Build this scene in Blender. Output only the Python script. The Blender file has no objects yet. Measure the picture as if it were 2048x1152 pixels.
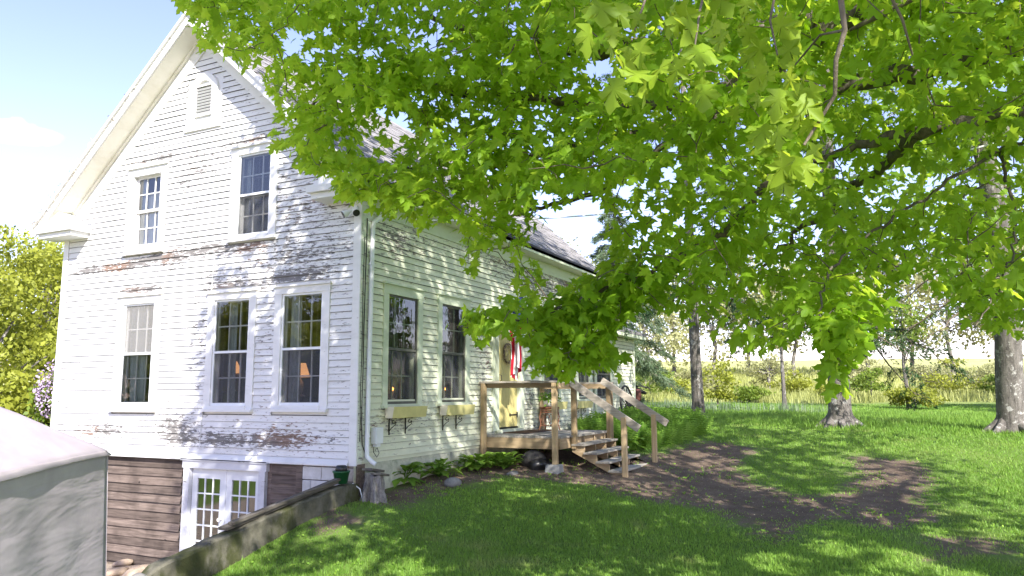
import bpy, math, random
import numpy as np
from mathutils import Matrix, Vector
random.seed(7)
rng = np.random.default_rng(11)
sc = bpy.context.scene
COL = sc.collection
# ------------------------------------------------------------------ camera
F = 1518.54
CAM = np.array([-9.13604, -6.98447, 1.23957])
YAW, PIT, ROL = math.radians(25.961), math.radians(7.8996), math.radians(-0.2669)
FW = np.array([math.cos(PIT)*math.cos(YAW), math.cos(PIT)*math.sin(YAW), math.sin(PIT)])
RT = np.array([math.sin(YAW), -math.cos(YAW), 0.0])
UP = np.cross(RT, FW)
RT, UP = math.cos(ROL)*RT + math.sin(ROL)*UP, -math.sin(ROL)*RT + math.cos(ROL)*UP
cam_d = bpy.data.cameras.new('camera')
cam_d.sensor_width = 36.0
cam_d.lens = 36.0*F/2048.0
cam_d.clip_start = 0.05
cam_d.clip_end = 3000
cam = bpy.data.objects.new('camera', cam_d)
COL.objects.link(cam)
cam.matrix_world = Matrix(((RT[0], UP[0], -FW[0], CAM[0]), (RT[1], UP[1], -FW[1], CAM[1]), (RT[2], UP[2], -FW[2], CAM[2]), (0, 0, 0, 1)))
sc.camera = cam
def ray(px, py): return FW + RT*(px-1024)/F - UP*(py-576)/F
# ------------------------------------------------------------------ world and sun
SUN = np.array([0.40, 0.375, -0.44]); SUN = SUN/np.linalg.norm(SUN)      # the way the light travels
EL = math.asin(-SUN[2]); ROT = math.atan2(-SUN[0], -SUN[1])
wld = bpy.data.worlds.new('World'); sc.world = wld; wld.use_nodes = True
wn = wld.node_tree.nodes; wl = wld.node_tree.links; wn.clear()
sky = wn.new('ShaderNodeTexSky'); sky.sky_type = 'NISHITA'; sky.sun_disc = False
sky.sun_elevation = EL; sky.sun_rotation = ROT; sky.altitude = 100; sky.air_density = 1.0; sky.dust_density = 0.3; sky.ozone_density = 3.0
bgn = wn.new('ShaderNodeBackground'); bgn.inputs['Strength'].default_value = 0.15
wo = wn.new('ShaderNodeOutputWorld')
wbm = wn.new('ShaderNodeMix'); wbm.data_type = 'RGBA'; wbm.blend_type = 'MULTIPLY'; wbm.inputs[0].default_value = 1.0; wbm.inputs[7].default_value = (0.545, 0.415, 0.455, 1)
wl.new(sky.outputs[0], wbm.inputs[6]); 
# one small fair-weather cloud low in the left of the sky
wtc = wn.new('ShaderNodeTexCoord'); cdir = ray(28, 264); cdir = cdir/np.linalg.norm(cdir)
wsb = wn.new('ShaderNodeVectorMath'); wsb.operation = 'SUBTRACT'; wsb.inputs[1].default_value = tuple(cdir)
wsc = wn.new('ShaderNodeVectorMath'); wsc.operation = 'MULTIPLY'; wsc.inputs[1].default_value = (1, 1, 3.2)
wln = wn.new('ShaderNodeVectorMath'); wln.operation = 'LENGTH'
wnz = wn.new('ShaderNodeTexNoise'); wnz.inputs['Scale'].default_value = 38; wnz.inputs['Detail'].default_value = 6
wad = wn.new('ShaderNodeMath'); wad.operation = 'MULTIPLY_ADD'; wad.inputs[1].default_value = 0.055; wmr = wn.new('ShaderNodeMapRange'); wmr.interpolation_type = 'SMOOTHSTEP'
wmr.inputs['From Min'].default_value = 0.072; wmr.inputs['From Max'].default_value = 0.035; wmr.inputs['To Max'].default_value = 0.55
wcm = wn.new('ShaderNodeMix'); wcm.data_type = 'RGBA'; wcm.inputs[7].default_value = (6.0, 6.1, 6.6, 1)
wl.new(wtc.outputs['Generated'], wsb.inputs[0]); wl.new(wsb.outputs[0], wsc.inputs[0]); wl.new(wsc.outputs[0], wln.inputs[0]); wl.new(wtc.outputs['Generated'], wnz.inputs['Vector'])
wl.new(wnz.outputs['Fac'], wad.inputs[0]); wl.new(wln.outputs['Value'], wad.inputs[2]); wl.new(wad.outputs[0], wmr.inputs['Value']); wl.new(wmr.outputs[0], wcm.inputs[0])
wl.new(wbm.outputs[2], wcm.inputs[6]); wl.new(wcm.outputs[2], bgn.inputs['Color']); wl.new(bgn.outputs[0], wo.inputs[0])
sun_d = bpy.data.lights.new('sun', 'SUN'); sun_d.energy = 2.0; sun_d.angle = math.radians(0.5); sun_d.color = (1.0, 0.95, 0.87)
sun = bpy.data.objects.new('sun', sun_d); COL.objects.link(sun)
sun.rotation_euler = Vector(SUN).to_track_quat('-Z', 'Y').to_euler()
sc.view_settings.view_transform = 'Standard'; sc.view_settings.look = 'None'
sc.view_settings.gamma = 1.0; sc.view_settings.use_curve_mapping = False
sc.view_settings.exposure = 2.53
sc.render.engine = 'CYCLES'
sc.cycles.max_bounces = 8; sc.cycles.transparent_max_bounces = 24; sc.cycles.diffuse_bounces = 4; sc.cycles.glossy_bounces = 3; sc.cycles.transmission_bounces = 4
sc.cycles.sample_clamp_indirect = 6

# ------------------------------------------------------------------ helpers
def at(px, py, t): return CAM + t*ray(px, py)
def onplane(px, py, ax, v):
    d = ray(px, py); return CAM + d*(v-CAM[ax])/d[ax]
def proj(P):
    d = np.asarray(P, float)-CAM; z = d@FW
    zz = np.where(np.abs(z) < 1e-6, 1e-6, z)
    return 1024+F*(d@RT)/zz, 576-F*(d@UP)/zz, z
def sstep(a, b, x):
    t = np.clip((np.asarray(x, float)-a)/(b-a), 0, 1); return t*t*(3-2*t)
def empty(name, loc=(0, 0, 0)):
    o = bpy.data.objects.new(name, None); COL.objects.link(o); o.location = loc; o.empty_display_size = 0.1; return o
def tag(o, label=None, cat=None, group=None, kind=None):
    if label: o['label'] = label
    if cat: o['category'] = cat
    if group: o['group'] = group
    if kind: o['kind'] = kind
    return o
def link(name, me, mat, parent=None):
    o = bpy.data.objects.new(name, me); COL.objects.link(o)
    if mat is not None and len(me.materials) == 0:
        for m in (mat if isinstance(mat, (list, tuple)) else [mat]): me.materials.append(m)
    if parent is not None:
        o.parent = parent
        pw = parent.matrix_basis if parent.parent is None else parent.parent.matrix_basis @ parent.matrix_parent_inverse @ parent.matrix_basis
        o.matrix_parent_inverse = pw.inverted()
    return o
def npmesh(name, V, Fa, attrs=None, smooth=False, midx=None):
    """V (n,3), Fa (m,k) same-size polygons"""
    V = np.asarray(V, np.float32); Fa = np.asarray(Fa, np.int32); m, k = Fa.shape
    me = bpy.data.meshes.new(name)
    me.vertices.add(len(V)); me.vertices.foreach_set('co', V.ravel())
    me.loops.add(m*k); me.loops.foreach_set('vertex_index', Fa.ravel())
    me.polygons.add(m); me.polygons.foreach_set('loop_start', np.arange(0, m*k, k, dtype=np.int32))
    me.polygons.foreach_set('loop_total', np.full(m, k, np.int32))
    me.polygons.foreach_set('use_smooth', np.full(m, bool(smooth)))
    if midx is not None: me.polygons.foreach_set('material_index', np.asarray(midx, np.int32))
    for a, val in (attrs or {}).items():
        at_ = me.attributes.new(a, 'FLOAT', 'POINT'); at_.data.foreach_set('value', np.asarray(val, np.float32).ravel())
    me.update(calc_edges=True)
    return me
class MB:
    def __init__(s): s.v = []; s.f = []; s.m = []; s.sm = []
    def add(s, verts, faces, m=0, smooth=False):
        b = len(s.v); s.v += [tuple(float(c) for c in p) for p in verts]
        for f in faces: s.f.append(tuple(b+i for i in f)); s.m.append(m); s.sm.append(smooth)
        return s
    def box(s, x0, x1, y0, y1, z0, z1, m=0):
        x0, x1 = min(x0, x1), max(x0, x1); y0, y1 = min(y0, y1), max(y0, y1); z0, z1 = min(z0, z1), max(z0, z1)
        return s.add([(x0,y0,z0),(x1,y0,z0),(x1,y1,z0),(x0,y1,z0),(x0,y0,z1),(x1,y0,z1),(x1,y1,z1),(x0,y1,z1)],
                     [(0,3,2,1),(4,5,6,7),(0,1,5,4),(1,2,6,5),(2,3,7,6),(3,0,4,7)], m)
    def pbox(s, pl, a0, a1, z0, z1, n0, n1, m=0):
        if pl == 'g': return s.box(-n0, -n1, a0, a1, z0, z1, m)
        return s.box(a0, a1, -n0, -n1, z0, z1, m)
    def bar(s, p, q, w, h, up=(0, 0, 1), m=0):
        """box beam from p to q, width w (sideways), height h (along up)"""
        p = np.array(p, float); q = np.array(q, float); d = q-p; d /= np.linalg.norm(d)
        u = np.array(up, float); sd = np.cross(d, u); sd /= np.linalg.norm(sd); u = np.cross(sd, d)
        vs = []
        for e in (p, q):
            for a, b in ((-1,-1),(1,-1),(1,1),(-1,1)): vs.append(e+sd*a*w/2+u*b*h/2)
        return s.add(vs, [(0,3,2,1),(4,5,6,7),(0,1,5,4),(1,2,6,5),(2,3,7,6),(3,0,4,7)], m)
    def tube(s, pts, rad, n=8, m=0, caps=True, smooth=True):
        pts = [np.array(p, float) for p in pts]; k = len(pts)
        if not hasattr(rad, '__len__'): rad = [rad]*k
        b = []; prev = None
        for i in range(k):
            d = pts[min(i+1, k-1)]-pts[max(i-1, 0)]; d /= (np.linalg.norm(d)+1e-12)
            if prev is None:
                r = np.cross(d, (0, 0, 1.0)); 
                if np.linalg.norm(r) < 1e-3: r = np.cross(d, (1.0, 0, 0))
            else: r = prev-d*(prev@d)
            r /= np.linalg.norm(r); prev = r; t = np.cross(d, r)
            for j in range(n):
                a = 2*math.pi*j/n; b.append(pts[i]+rad[i]*(r*math.cos(a)+t*math.sin(a)))
        fs = [(i*n+j, i*n+(j+1) % n, (i+1)*n+(j+1) % n, (i+1)*n+j) for i in range(k-1) for j in range(n)]
        s.add(b, fs, m, smooth)
        if caps:
            s.add(b[:n], [tuple(range(n))[::-1]], m); s.add(b[-n:], [tuple(range(n))], m)
        return s
    def lathe(s, prof, c=(0, 0, 0), n=16, m=0):
        vs = [(c[0]+r*math.cos(2*math.pi*j/n), c[1]+r*math.sin(2*math.pi*j/n), c[2]+z) for r, z in prof for j in range(n)]
        k = len(prof)
        fs = [(i*n+j, i*n+(j+1) % n, (i+1)*n+(j+1) % n, (i+1)*n+j) for i in range(k-1) for j in range(n)]
        return s.add(vs, fs, m, True)
    def prism(s, poly, ax, a0, a1, m=0):
        """extrude a polygon given in the two other axes along axis ax"""
        def mk(p, a):
            if ax == 0: return (a, p[0], p[1])
            if ax == 1: return (p[0], a, p[1])
            return (p[0], p[1], a)
        k = len(poly); vs = [mk(p, a0) for p in poly]+[mk(p, a1) for p in poly]
        fs = [tuple(range(k))[::-1], tuple(range(k, 2*k))]+[(i, (i+1) % k, k+(i+1) % k, k+i) for i in range(k)]
        return s.add(vs, fs, m)
    def mesh(s, name):
        me = bpy.data.meshes.new(name); me.from_pydata(s.v, [], s.f)
        me.polygons.foreach_set('use_smooth', s.sm); me.polygons.foreach_set('material_index', s.m); me.update(); return me
    def build(s, name, mat, parent=None, bevel=0):
        o = link(name, s.mesh(name), mat, parent)
        if bevel:
            b = o.modifiers.new('bevel', 'BEVEL'); b.width = bevel; b.segments = 2; b.limit_method = 'ANGLE'
        return o
def wob(a, b, n, amp):
    a = np.array(a, float); b = np.array(b, float)
    P = [a+(b-a)*i/n for i in range(n+1)]
    for i in range(1, n): P[i] = P[i]+np.array([random.gauss(0, amp) for _ in range(3)])
    return P

# ------------------------------------------------------------------ materials
def newmat(name):
    m = bpy.data.materials.new(name); m.use_nodes = True; nt = m.node_tree; nt.nodes.clear()
    out = nt.nodes.new('ShaderNodeOutputMaterial'); return m, nt, out
class NT:
    def __init__(s, nt): s.nt = nt
    def n(s, typ, **kw):
        nd = s.nt.nodes.new('ShaderNode'+typ)
        for k, v in kw.items():
            if k.startswith('i_'): nd.inputs[k[2:].replace('_', ' ')].default_value = v
            else: setattr(nd, k, v)
        return nd
    def l(s, a, b): s.nt.links.new(a, b)
    def pos(s): return s.n('NewGeometry').outputs['Position']
    def obj(s): return s.n('TexCoord').outputs['Object']
    def scaled(s, vec, sx, sy, sz):
        m = s.n('Mapping'); m.inputs['Scale'].default_value = (sx, sy, sz); s.l(vec, m.inputs['Vector']); return m.outputs[0]
    def noise(s, vec, scale, detail=4, rough=0.6, dist=0.0):
        nd = s.n('TexNoise'); nd.inputs['Scale'].default_value = scale; nd.inputs['Detail'].default_value = detail
        nd.inputs['Roughness'].default_value = rough; nd.inputs['Distortion'].default_value = dist
        s.l(vec, nd.inputs['Vector']); return nd.outputs['Fac']
    def ramp(s, fac, stops):
        r = s.n('ValToRGB'); e = r.color_ramp.elements
        while len(e) < len(stops): e.new(0.5)
        for el, (p, c) in zip(e, stops): el.position = p; el.color = (*c, 1) if len(c) == 3 else c
        s.l(fac, r.inputs[0]); return r.outputs[0]
    def math(s, op, a, b=None, clamp=False):
        nd = s.n('Math'); nd.operation = op; nd.use_clamp = clamp
        for i, v in enumerate((a, b)):
            if v is None: continue
            if isinstance(v, (int, float)): nd.inputs[i].default_value = v
            else: s.l(v, nd.inputs[i])
        return nd.outputs[0]
    def mix(s, fac, a, b):
        nd = s.n('Mix'); nd.data_type = 'RGBA'
        if isinstance(fac, (int, float)): nd.inputs[0].default_value = fac
        else: s.l(fac, nd.inputs[0])
        for i, v in ((6, a), (7, b)):
            if isinstance(v, tuple): nd.inputs[i].default_value = (*v, 1)
            else: s.l(v, nd.inputs[i])
        return nd.outputs[2]
    def smooth(s, x, a, b):
        m = s.n('MapRange'); m.interpolation_type = 'SMOOTHSTEP'
        m.inputs['From Min'].default_value = a; m.inputs['From Max'].default_value = b; s.l(x, m.inputs['Value']); return m.outputs[0]
    def attr(s, name): return s.n('Attribute', attribute_name=name).outputs['Fac']
    def bsdf(s, col, rough=0.8, spec=0.3, bump=None, bstr=0.3, bdist=0.01, metal=0.0):
        b = s.n('BsdfPrincipled'); b.inputs['Roughness'].default_value = rough; b.inputs['Specular IOR Level'].default_value = spec; b.inputs['Metallic'].default_value = metal
        if isinstance(col, tuple): b.inputs['Base Color'].default_value = (*col, 1)
        else: s.l(col, b.inputs['Base Color'])
        if bump is not None:
            bp = s.n('Bump'); bp.inputs['Strength'].default_value = bstr; bp.inputs['Distance'].default_value = bdist
            s.l(bump, bp.inputs['Height']); s.l(bp.outputs[0], b.inputs['Normal'])
        return b.outputs[0]
def simple(name, col, rough=0.7, var=0.15, scale=8, spec=0.3, bstr=0.2, metal=0.0, stretch=(1, 1, 1)):
    m, nt, out = newmat(name); t = NT(nt)
    v = t.scaled(t.obj(), *stretch)
    nz = t.noise(v, scale, 5, 0.65)
    lo = tuple(max(0, c*(1-var)) for c in col); hi = tuple(min(1, c*(1+var)) for c in col)
    c = t.ramp(nz, [(0.3, lo), (0.7, hi)])
    t.l(t.bsdf(c, rough, spec, nz, bstr, 0.005, metal), out.inputs[0]); return m
def paint(name, base, dirt, worn=1.0, bias=0.0):
    """peeling house paint; attribute 'wear' says where it has gone"""
    m, nt, out = newmat(name); t = NT(nt); P = t.pos()
    n1 = t.noise(t.scaled(P, 6.0, 6.0, 28), 1.0, 7, 0.74, 0.3)
    n2 = t.noise(t.scaled(P, 17, 17, 66), 1.0, 4, 0.6)
    nb = t.noise(P, 0.8, 2)
    w = t.attr('wear')
    n0 = t.noise(t.scaled(P, 1.2, 1.2, 6), 1.0, 3, 0.6)
    w = t.math('MULTIPLY', w, t.math('ADD', t.math('MULTIPLY', n0, 1.5), 0.25))
    h = t.math('ADD', t.math('ADD', t.math('MULTIPLY', n1, 0.75), t.math('MULTIPLY', n2, 0.25)), t.math('MULTIPLY', w, 0.225*worn))
    bare = t.smooth(h, 0.665-bias, 0.695-bias)
    edge = t.smooth(h, 0.62-bias, 0.665-bias)
    gr = t.noise(t.scaled(P, 5, 5, 90), 1.0, 4)
    barec = t.mix(t.smooth(nb, 0.50, 0.64), t.ramp(gr, [(0.3, (0.10, 0.095, 0.09)), (0.7, (0.26, 0.245, 0.235))]), t.ramp(gr, [(0.3, (0.10, 0.06, 0.045)), (0.7, (0.33, 0.24, 0.19))]))
    grime = t.noise(t.scaled(P, 1.3, 1.3, 4), 1.0, 5, 0.7)
    pc = t.mix(t.smooth(grime, 0.45, 0.75), base, dirt)
    pc = t.mix(t.math('MULTIPLY', edge, 0.35), pc, (0.50, 0.47, 0.44))
    c = t.mix(bare, pc, barec)
    hb = t.math('SUBTRACT', t.math('MULTIPLY', gr, 0.25), bare)
    t.l(t.bsdf(c, 0.62, 0.25, hb, 0.5, 0.004), out.inputs[0]); return m
def wood(name, lo, hi, along='x', scale=1.0, knots=True, rough=0.85):
    m, nt, out = newmat(name); t = NT(nt); P = t.pos()
    k = {'x': (1.5, 28, 28), 'y': (28, 1.5, 28), 'z': (28, 28, 1.5), 'xy': (2.5, 2.5, 40)}[along]
    oi = t.n('ObjectInfo')
    g = t.noise(t.scaled(P, *k), scale, 5, 0.7, 0.6)
    c = t.ramp(g, [(0.28, lo), (0.72, hi)])
    big = t.noise(P, 2.0, 3)
    c = t.mix(t.math('MULTIPLY', t.smooth(big, 0.45, 0.7), 0.45), c, tuple(x*0.55 for x in lo))
    v = t.math('ADD', t.math('MULTIPLY', oi.outputs['Random'], 0.6), 0.68)
    hs = t.n('HueSaturation'); t.l(c, hs.inputs['Color']); t.l(v, hs.inputs['Value']); c = hs.outputs[0]
    if knots:
        vo = t.n('TexVoronoi'); vo.inputs['Scale'].default_value = 3.2; vo.inputs['Randomness'].default_value = 1.0; t.l(P, vo.inputs['Vector'])
        kn = t.smooth(vo.outputs['Distance'], 0.085, 0.05)
        c = t.mix(t.math('MULTIPLY', kn, 0.8), c, tuple(x*0.3 for x in lo))
    t.l(t.bsdf(c, rough, 0.2, g, 0.35, 0.004), out.inputs[0]); return m
def leafmat(name, dark, light, trans, tfac=0.45, rough=0.5, spec=0.25, dry=None):
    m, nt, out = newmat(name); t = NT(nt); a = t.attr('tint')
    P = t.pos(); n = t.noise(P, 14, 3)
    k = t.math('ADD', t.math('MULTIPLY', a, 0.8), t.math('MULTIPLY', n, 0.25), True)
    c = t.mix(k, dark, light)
    if dry:
        f_ = t.math('MULTIPLY', t.smooth(t.noise(P, 1.1, 5, 0.65), 0.53, 0.70), 0.6); c = t.mix(f_, c, dry)
    tc = t.mix(k, tuple(x*0.6 for x in trans), trans)
    b = t.bsdf(c, rough, spec)
    tr = t.n('BsdfTranslucent'); t.l(tc, tr.inputs['Color'])
    mx = t.n('MixShader'); mx.inputs[0].default_value = tfac; t.l(b, mx.inputs[1]); t.l(tr.outputs[0], mx.inputs[2])
    t.l(mx.outputs[0], out.inputs[0]); return m
def glassmat(name, tint=(0.9, 0.94, 0.92), base=0.05):
    m, nt, out = newmat(name); t = NT(nt)
    tr = t.n('BsdfTransparent'); tr.inputs[0].default_value = (*tint, 1)
    gl = t.n('BsdfGlossy'); gl.inputs['Roughness'].default_value = 0.015
    fr = t.n('Fresnel'); fr.inputs['IOR'].default_value = 1.52
    bp = t.n('Bump'); bp.inputs['Strength'].default_value = 0.10; bp.inputs['Distance'].default_value = 0.01
    t.l(t.noise(t.pos(), 5.0, 2), bp.inputs['Height']); t.l(bp.outputs[0], gl.inputs['Normal'])
    f = t.math('ADD', t.math('MULTIPLY', fr.outputs[0], 2.0), base, True)
    mx = t.n('MixShader'); t.l(f, mx.inputs[0]); t.l(tr.outputs[0], mx.inputs[1]); t.l(gl.outputs[0], mx.inputs[2])
    t.l(mx.outputs[0], out.inputs[0]); return m
def meshscreen(name, col, dens):
    m, nt, out = newmat(name); t = NT(nt)
    tr = t.n('BsdfTransparent'); d = t.n('BsdfDiffuse'); d.inputs[0].default_value = (*col, 1)
    nz = t.noise(t.pos(), 3.0, 4)
    f = t.math('ADD', t.math('MULTIPLY', nz, 0.25), dens-0.12, True)
    mx = t.n('MixShader'); t.l(f, mx.inputs[0]); t.l(tr.outputs[0], mx.inputs[1]); t.l(d.outputs[0], mx.inputs[2])
    t.l(mx.outputs[0], out.inputs[0]); return m
def emit(name, col, s):
    m, nt, out = newmat(name); t = NT(nt); e = t.n('Emission'); e.inputs[0].default_value = (*col, 1); e.inputs[1].default_value = s
    t.l(e.outputs[0], out.inputs[0]); return m

M = {}
M['paint'] = paint('white peeling paint', (0.71, 0.71, 0.705), (0.60, 0.595, 0.58))
M['paint_side'] = paint('peeling paint green bounce tint', (0.66, 0.68, 0.53), (0.54, 0.56, 0.41), 0.9)  # white house paint; green bounced light is mixed into its colour
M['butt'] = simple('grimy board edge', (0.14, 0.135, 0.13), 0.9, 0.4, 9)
M['trim'] = paint('white trim paint', (0.72, 0.72, 0.715), (0.62, 0.62, 0.61), 1.0, 0.035)
M['trim_side'] = paint('trim paint green bounce tint', (0.58, 0.63, 0.49), (0.46, 0.51, 0.38), 1.0)  # side trim carries the same green bounce light in its colour
M['soffit'] = paint('cream soffit paint', (0.78, 0.76, 0.68), (0.70, 0.67, 0.57), 0.8, -0.01)
M['cornerold'] = paint('stripped corner paint', (0.62, 0.66, 0.56), (0.40, 0.42, 0.36), 1.0, 0.12)
M['oldwood'] = wood('old dark clapboard wood', (0.055, 0.042, 0.036), (0.21, 0.165, 0.14), 'y', 1.0)
M['doorframe'] = paint('grey worn door frame', (0.55, 0.56, 0.60), (0.40, 0.40, 0.43), 1.0, 0.06)
M['doorwhite'] = simple('door white', (0.66, 0.68, 0.71), 0.5, 0.06, 5)
M['ptwood_x'] = wood('treated lumber x', (0.26, 0.185, 0.105), (0.47, 0.36, 0.225), 'x')
M['ptwood_y'] = wood('treated lumber y', (0.26, 0.185, 0.105), (0.47, 0.36, 0.225), 'y')
M['ptwood_z'] = wood('treated lumber z', (0.28, 0.20, 0.11), (0.50, 0.38, 0.23), 'z')
M['greywood_x'] = wood('grey deck wood x', (0.22, 0.20, 0.17), (0.42, 0.39, 0.34), 'x')
M['greywood_y'] = wood('grey rail wood y', (0.20, 0.175, 0.145), (0.40, 0.36, 0.31), 'y')
M['plank'] = wood('weathered plank', (0.07, 0.06, 0.05), (0.25, 0.225, 0.19), 'x')
M['yellow'] = simple('yellow door paint', (0.56, 0.49, 0.20), 0.6, 0.14, 3.5, 0.3, 0.15)
M['boxyellow'] = simple('window box paint', (0.62, 0.57, 0.25), 0.6, 0.10, 6)
M['boxcream'] = simple('window box end paint', (0.74, 0.68, 0.55), 0.6, 0.08, 6)
M['iron'] = simple('black iron', (0.015, 0.014, 0.014), 0.5, 0.4, 20)
M['alum'] = simple('white aluminium', (0.74, 0.76, 0.78), 0.4, 0.05, 5)
M['darkframe'] = simple('dark storm frame', (0.10, 0.10, 0.085), 0.5, 0.3, 9)
M['glass'] = glassmat('old window glass', (0.82, 0.86, 0.84), 0.05)
M['glass2'] = glassmat('door glass', (0.85, 0.85, 0.8), 0.16)
M['screen'] = meshscreen('insect screen', (0.10, 0.105, 0.115), 0.32)
M['screenw'] = meshscreen('pale insect screen', (0.36, 0.355, 0.34), 0.34)
M['greysheer'] = simple('grey sheer', (0.16, 0.165, 0.17), 0.9, 0.15, 3)
M['sheer'] = simple('white curtain', (0.62, 0.64, 0.68), 0.9, 0.05, 3)
M['shade'] = simple('paper window shade', (0.78, 0.76, 0.74), 0.9, 0.08, 3)
M['interior'] = simple('interior plaster', (0.15, 0.13, 0.10), 0.9, 0.1, 2)
M['floorin'] = simple('interior floor', (0.085, 0.075, 0.062), 0.6, 0.2, 4)
M['lampshade'] = emit('lit lamp shade', (1.0, 0.45, 0.18), 0.33)
M['bulb'] = emit('candle bulb', (1.0, 0.30, 0.05), 4.0)
M['roofdeck'] = simple('roof boards', (0.20, 0.18, 0.17), 0.9, 0.2, 6)
M['rubber'] = simple('black plastic', (0.012, 0.012, 0.013), 0.35, 0.3, 9, 0.5)
M['potgreen'] = simple('green plastic pot', (0.012, 0.085, 0.030), 0.4, 0.2, 6, 0.5)
M['wicker'] = simple('red brown cane', (0.16, 0.065, 0.035), 0.6, 0.3, 25)
M['mat'] = simple('brown door mat', (0.085, 0.055, 0.04), 0.95, 0.3, 60, 0.1, 0.6)
M['ceramic'] = simple('white ceramic', (0.72, 0.73, 0.70), 0.3, 0.05, 6, 0.5)
M['dryflower'] = simple('dried flowers', (0.50, 0.42, 0.27), 0.9, 0.3, 40)
M['red'] = simple('flag red', (0.42, 0.012, 0.03), 0.8, 0.12, 12)
M['white'] = simple('flag white', (0.80, 0.80, 0.80), 0.8, 0.05, 12)
M['blue'] = simple('flag blue', (0.02, 0.03, 0.14), 0.8, 0.12, 12)
M['pumpred'] = simple('rusty pump', (0.13, 0.05, 0.04), 0.7, 0.3, 12)
M['peel'] = simple('peeling strips', (0.70, 0.66, 0.60), 0.9, 0.15, 30)
def concrete(name, lo, hi, moss=None, mossamt=0.5, bs=0.5, sc_=6):
    m, nt, out = newmat(name); t = NT(nt); P = t.pos()
    n = t.noise(P, sc_, 8, 0.7); f = t.noise(P, 60, 4, 0.7)
    c = t.ramp(n, [(0.3, lo), (0.7, hi)])
    if moss:
        k = t.smooth(t.noise(t.scaled(P, 1.6, 1.6, 0.9), 1.0, 6, 0.7), mossamt, mossamt+0.14)
        c = t.mix(k, c, moss)
    bmp = t.math('ADD', t.math('MULTIPLY', n, 0.7), t.math('MULTIPLY', f, 0.5))
    t.l(t.bsdf(c, 0.9, 0.15, bmp, bs, 0.02), out.inputs[0]); return m
M['stucco'] = concrete('parged foundation', (0.38, 0.39, 0.31), (0.56, 0.56, 0.46), (0.26, 0.29, 0.21), 0.56, 0.8, 9)
M['block'] = concrete('concrete block', (0.46, 0.46, 0.45), (0.62, 0.62, 0.61), None, 0.5, 0.4)
M['blockdirty'] = concrete('grimy concrete block', (0.22, 0.20, 0.18), (0.42, 0.40, 0.38), None, 0.5, 0.4)
M['wall'] = concrete('mossy retaining wall', (0.060, 0.058, 0.042), (0.17, 0.16, 0.125), (0.06, 0.065, 0.028), 0.47, 0.9)
M['pier'] = concrete('pier concrete', (0.20, 0.20, 0.195), (0.32, 0.32, 0.31))
M['rock'] = concrete('grey stone', (0.12, 0.115, 0.11), (0.30, 0.29, 0.28), None, 0.5, 0.9)
M['tanrock'] = concrete('tan stone', (0.30, 0.22, 0.16), (0.50, 0.40, 0.31), None, 0.5, 0.9)
M['darkrock'] = concrete('dark stone', (0.035, 0.033, 0.032), (0.12, 0.115, 0.11), None, 0.5, 0.9)
def barkmat(name, lo, hi, lichen=None, amt=0.6):
    m, nt, out = newmat(name); t = NT(nt); P = t.pos()
    n = t.noise(t.scaled(P, 9, 9, 2.2), 1.0, 8, 0.75, 0.5); f = t.noise(P, 35, 5, 0.7)
    c = t.ramp(t.math('ADD', t.math('MULTIPLY', n, 0.7), t.math('MULTIPLY', f, 0.3)), [(0.32, lo), (0.66, hi)])
    if lichen: c = t.mix(t.smooth(t.noise(P, 6, 6, 0.7), amt, amt+0.08), c, lichen)
    t.l(t.bsdf(c, 0.95, 0.1, n, 0.9, 0.03), out.inputs[0]); return m
M['bark'] = barkmat('maple bark', (0.045, 0.038, 0.030), (0.20, 0.175, 0.145), (0.24, 0.25, 0.20), 0.6)
M['twig'] = barkmat('twig bark', (0.07, 0.055, 0.04), (0.24, 0.20, 0.155))
M['spruce_bark'] = barkmat('grey bark', (0.03, 0.027, 0.025), (0.23, 0.21, 0.19), (0.36, 0.35, 0.33), 0.55)
M['stump'] = barkmat('silver stump wood', (0.05, 0.042, 0.036), (0.40, 0.375, 0.35))
M['maple'] = leafmat('maple leaf', (0.07, 0.165, 0.010), (0.24, 0.40, 0.022), (0.62, 0.84, 0.06), 0.6)
M['maple_near'] = leafmat('bright maple leaf', (0.12, 0.23, 0.014), (0.29, 0.40, 0.035), (0.55, 0.66, 0.05), 0.5)
M['needle'] = leafmat('needle foliage', (0.018, 0.05, 0.016), (0.07, 0.14, 0.05), (0.10, 0.18, 0.04), 0.2)
M['needle_pale'] = leafmat('pale needle foliage', (0.06, 0.10, 0.05), (0.17, 0.23, 0.13), (0.2, 0.28, 0.1), 0.3)
M['bush'] = leafmat('spring foliage', (0.075, 0.14, 0.018), (0.26, 0.34, 0.055), (0.38, 0.48, 0.06), 0.35)
M['bushy'] = leafmat('yellow spring foliage', (0.15, 0.18, 0.02), (0.40, 0.43, 0.06), (0.5, 0.52, 0.06), 0.35)
M['palewood'] = leafmat('pale hillside foliage', (0.22, 0.23, 0.09), (0.50, 0.50, 0.26), (0.5, 0.5, 0.22), 0.3)  # pale spring woods, with distance haze put into the colour as well
M['bushdark'] = leafmat('hedge foliage', (0.05, 0.10, 0.02), (0.18, 0.26, 0.05), (0.28, 0.38, 0.06), 0.3)
M['lilac'] = simple('lilac blossom', (0.52, 0.40, 0.58), 0.9, 0.2, 12)
M['hosta'] = leafmat('hosta leaf', (0.08, 0.20, 0.022), (0.28, 0.44, 0.06), (0.36, 0.56, 0.07), 0.3)
M['fern'] = leafmat('fern leaf', (0.08, 0.20, 0.025), (0.25, 0.42, 0.06), (0.34, 0.54, 0.06), 0.4)
M['grass'] = leafmat('grass blade', (0.11, 0.23, 0.030), (0.31, 0.50, 0.085), (0.42, 0.62, 0.09), 0.42, dry=(0.36, 0.35, 0.14))
M['meadow'] = leafmat('meadow blade', (0.20, 0.23, 0.05), (0.48, 0.50, 0.19), (0.5, 0.52, 0.16), 0.3)
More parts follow.
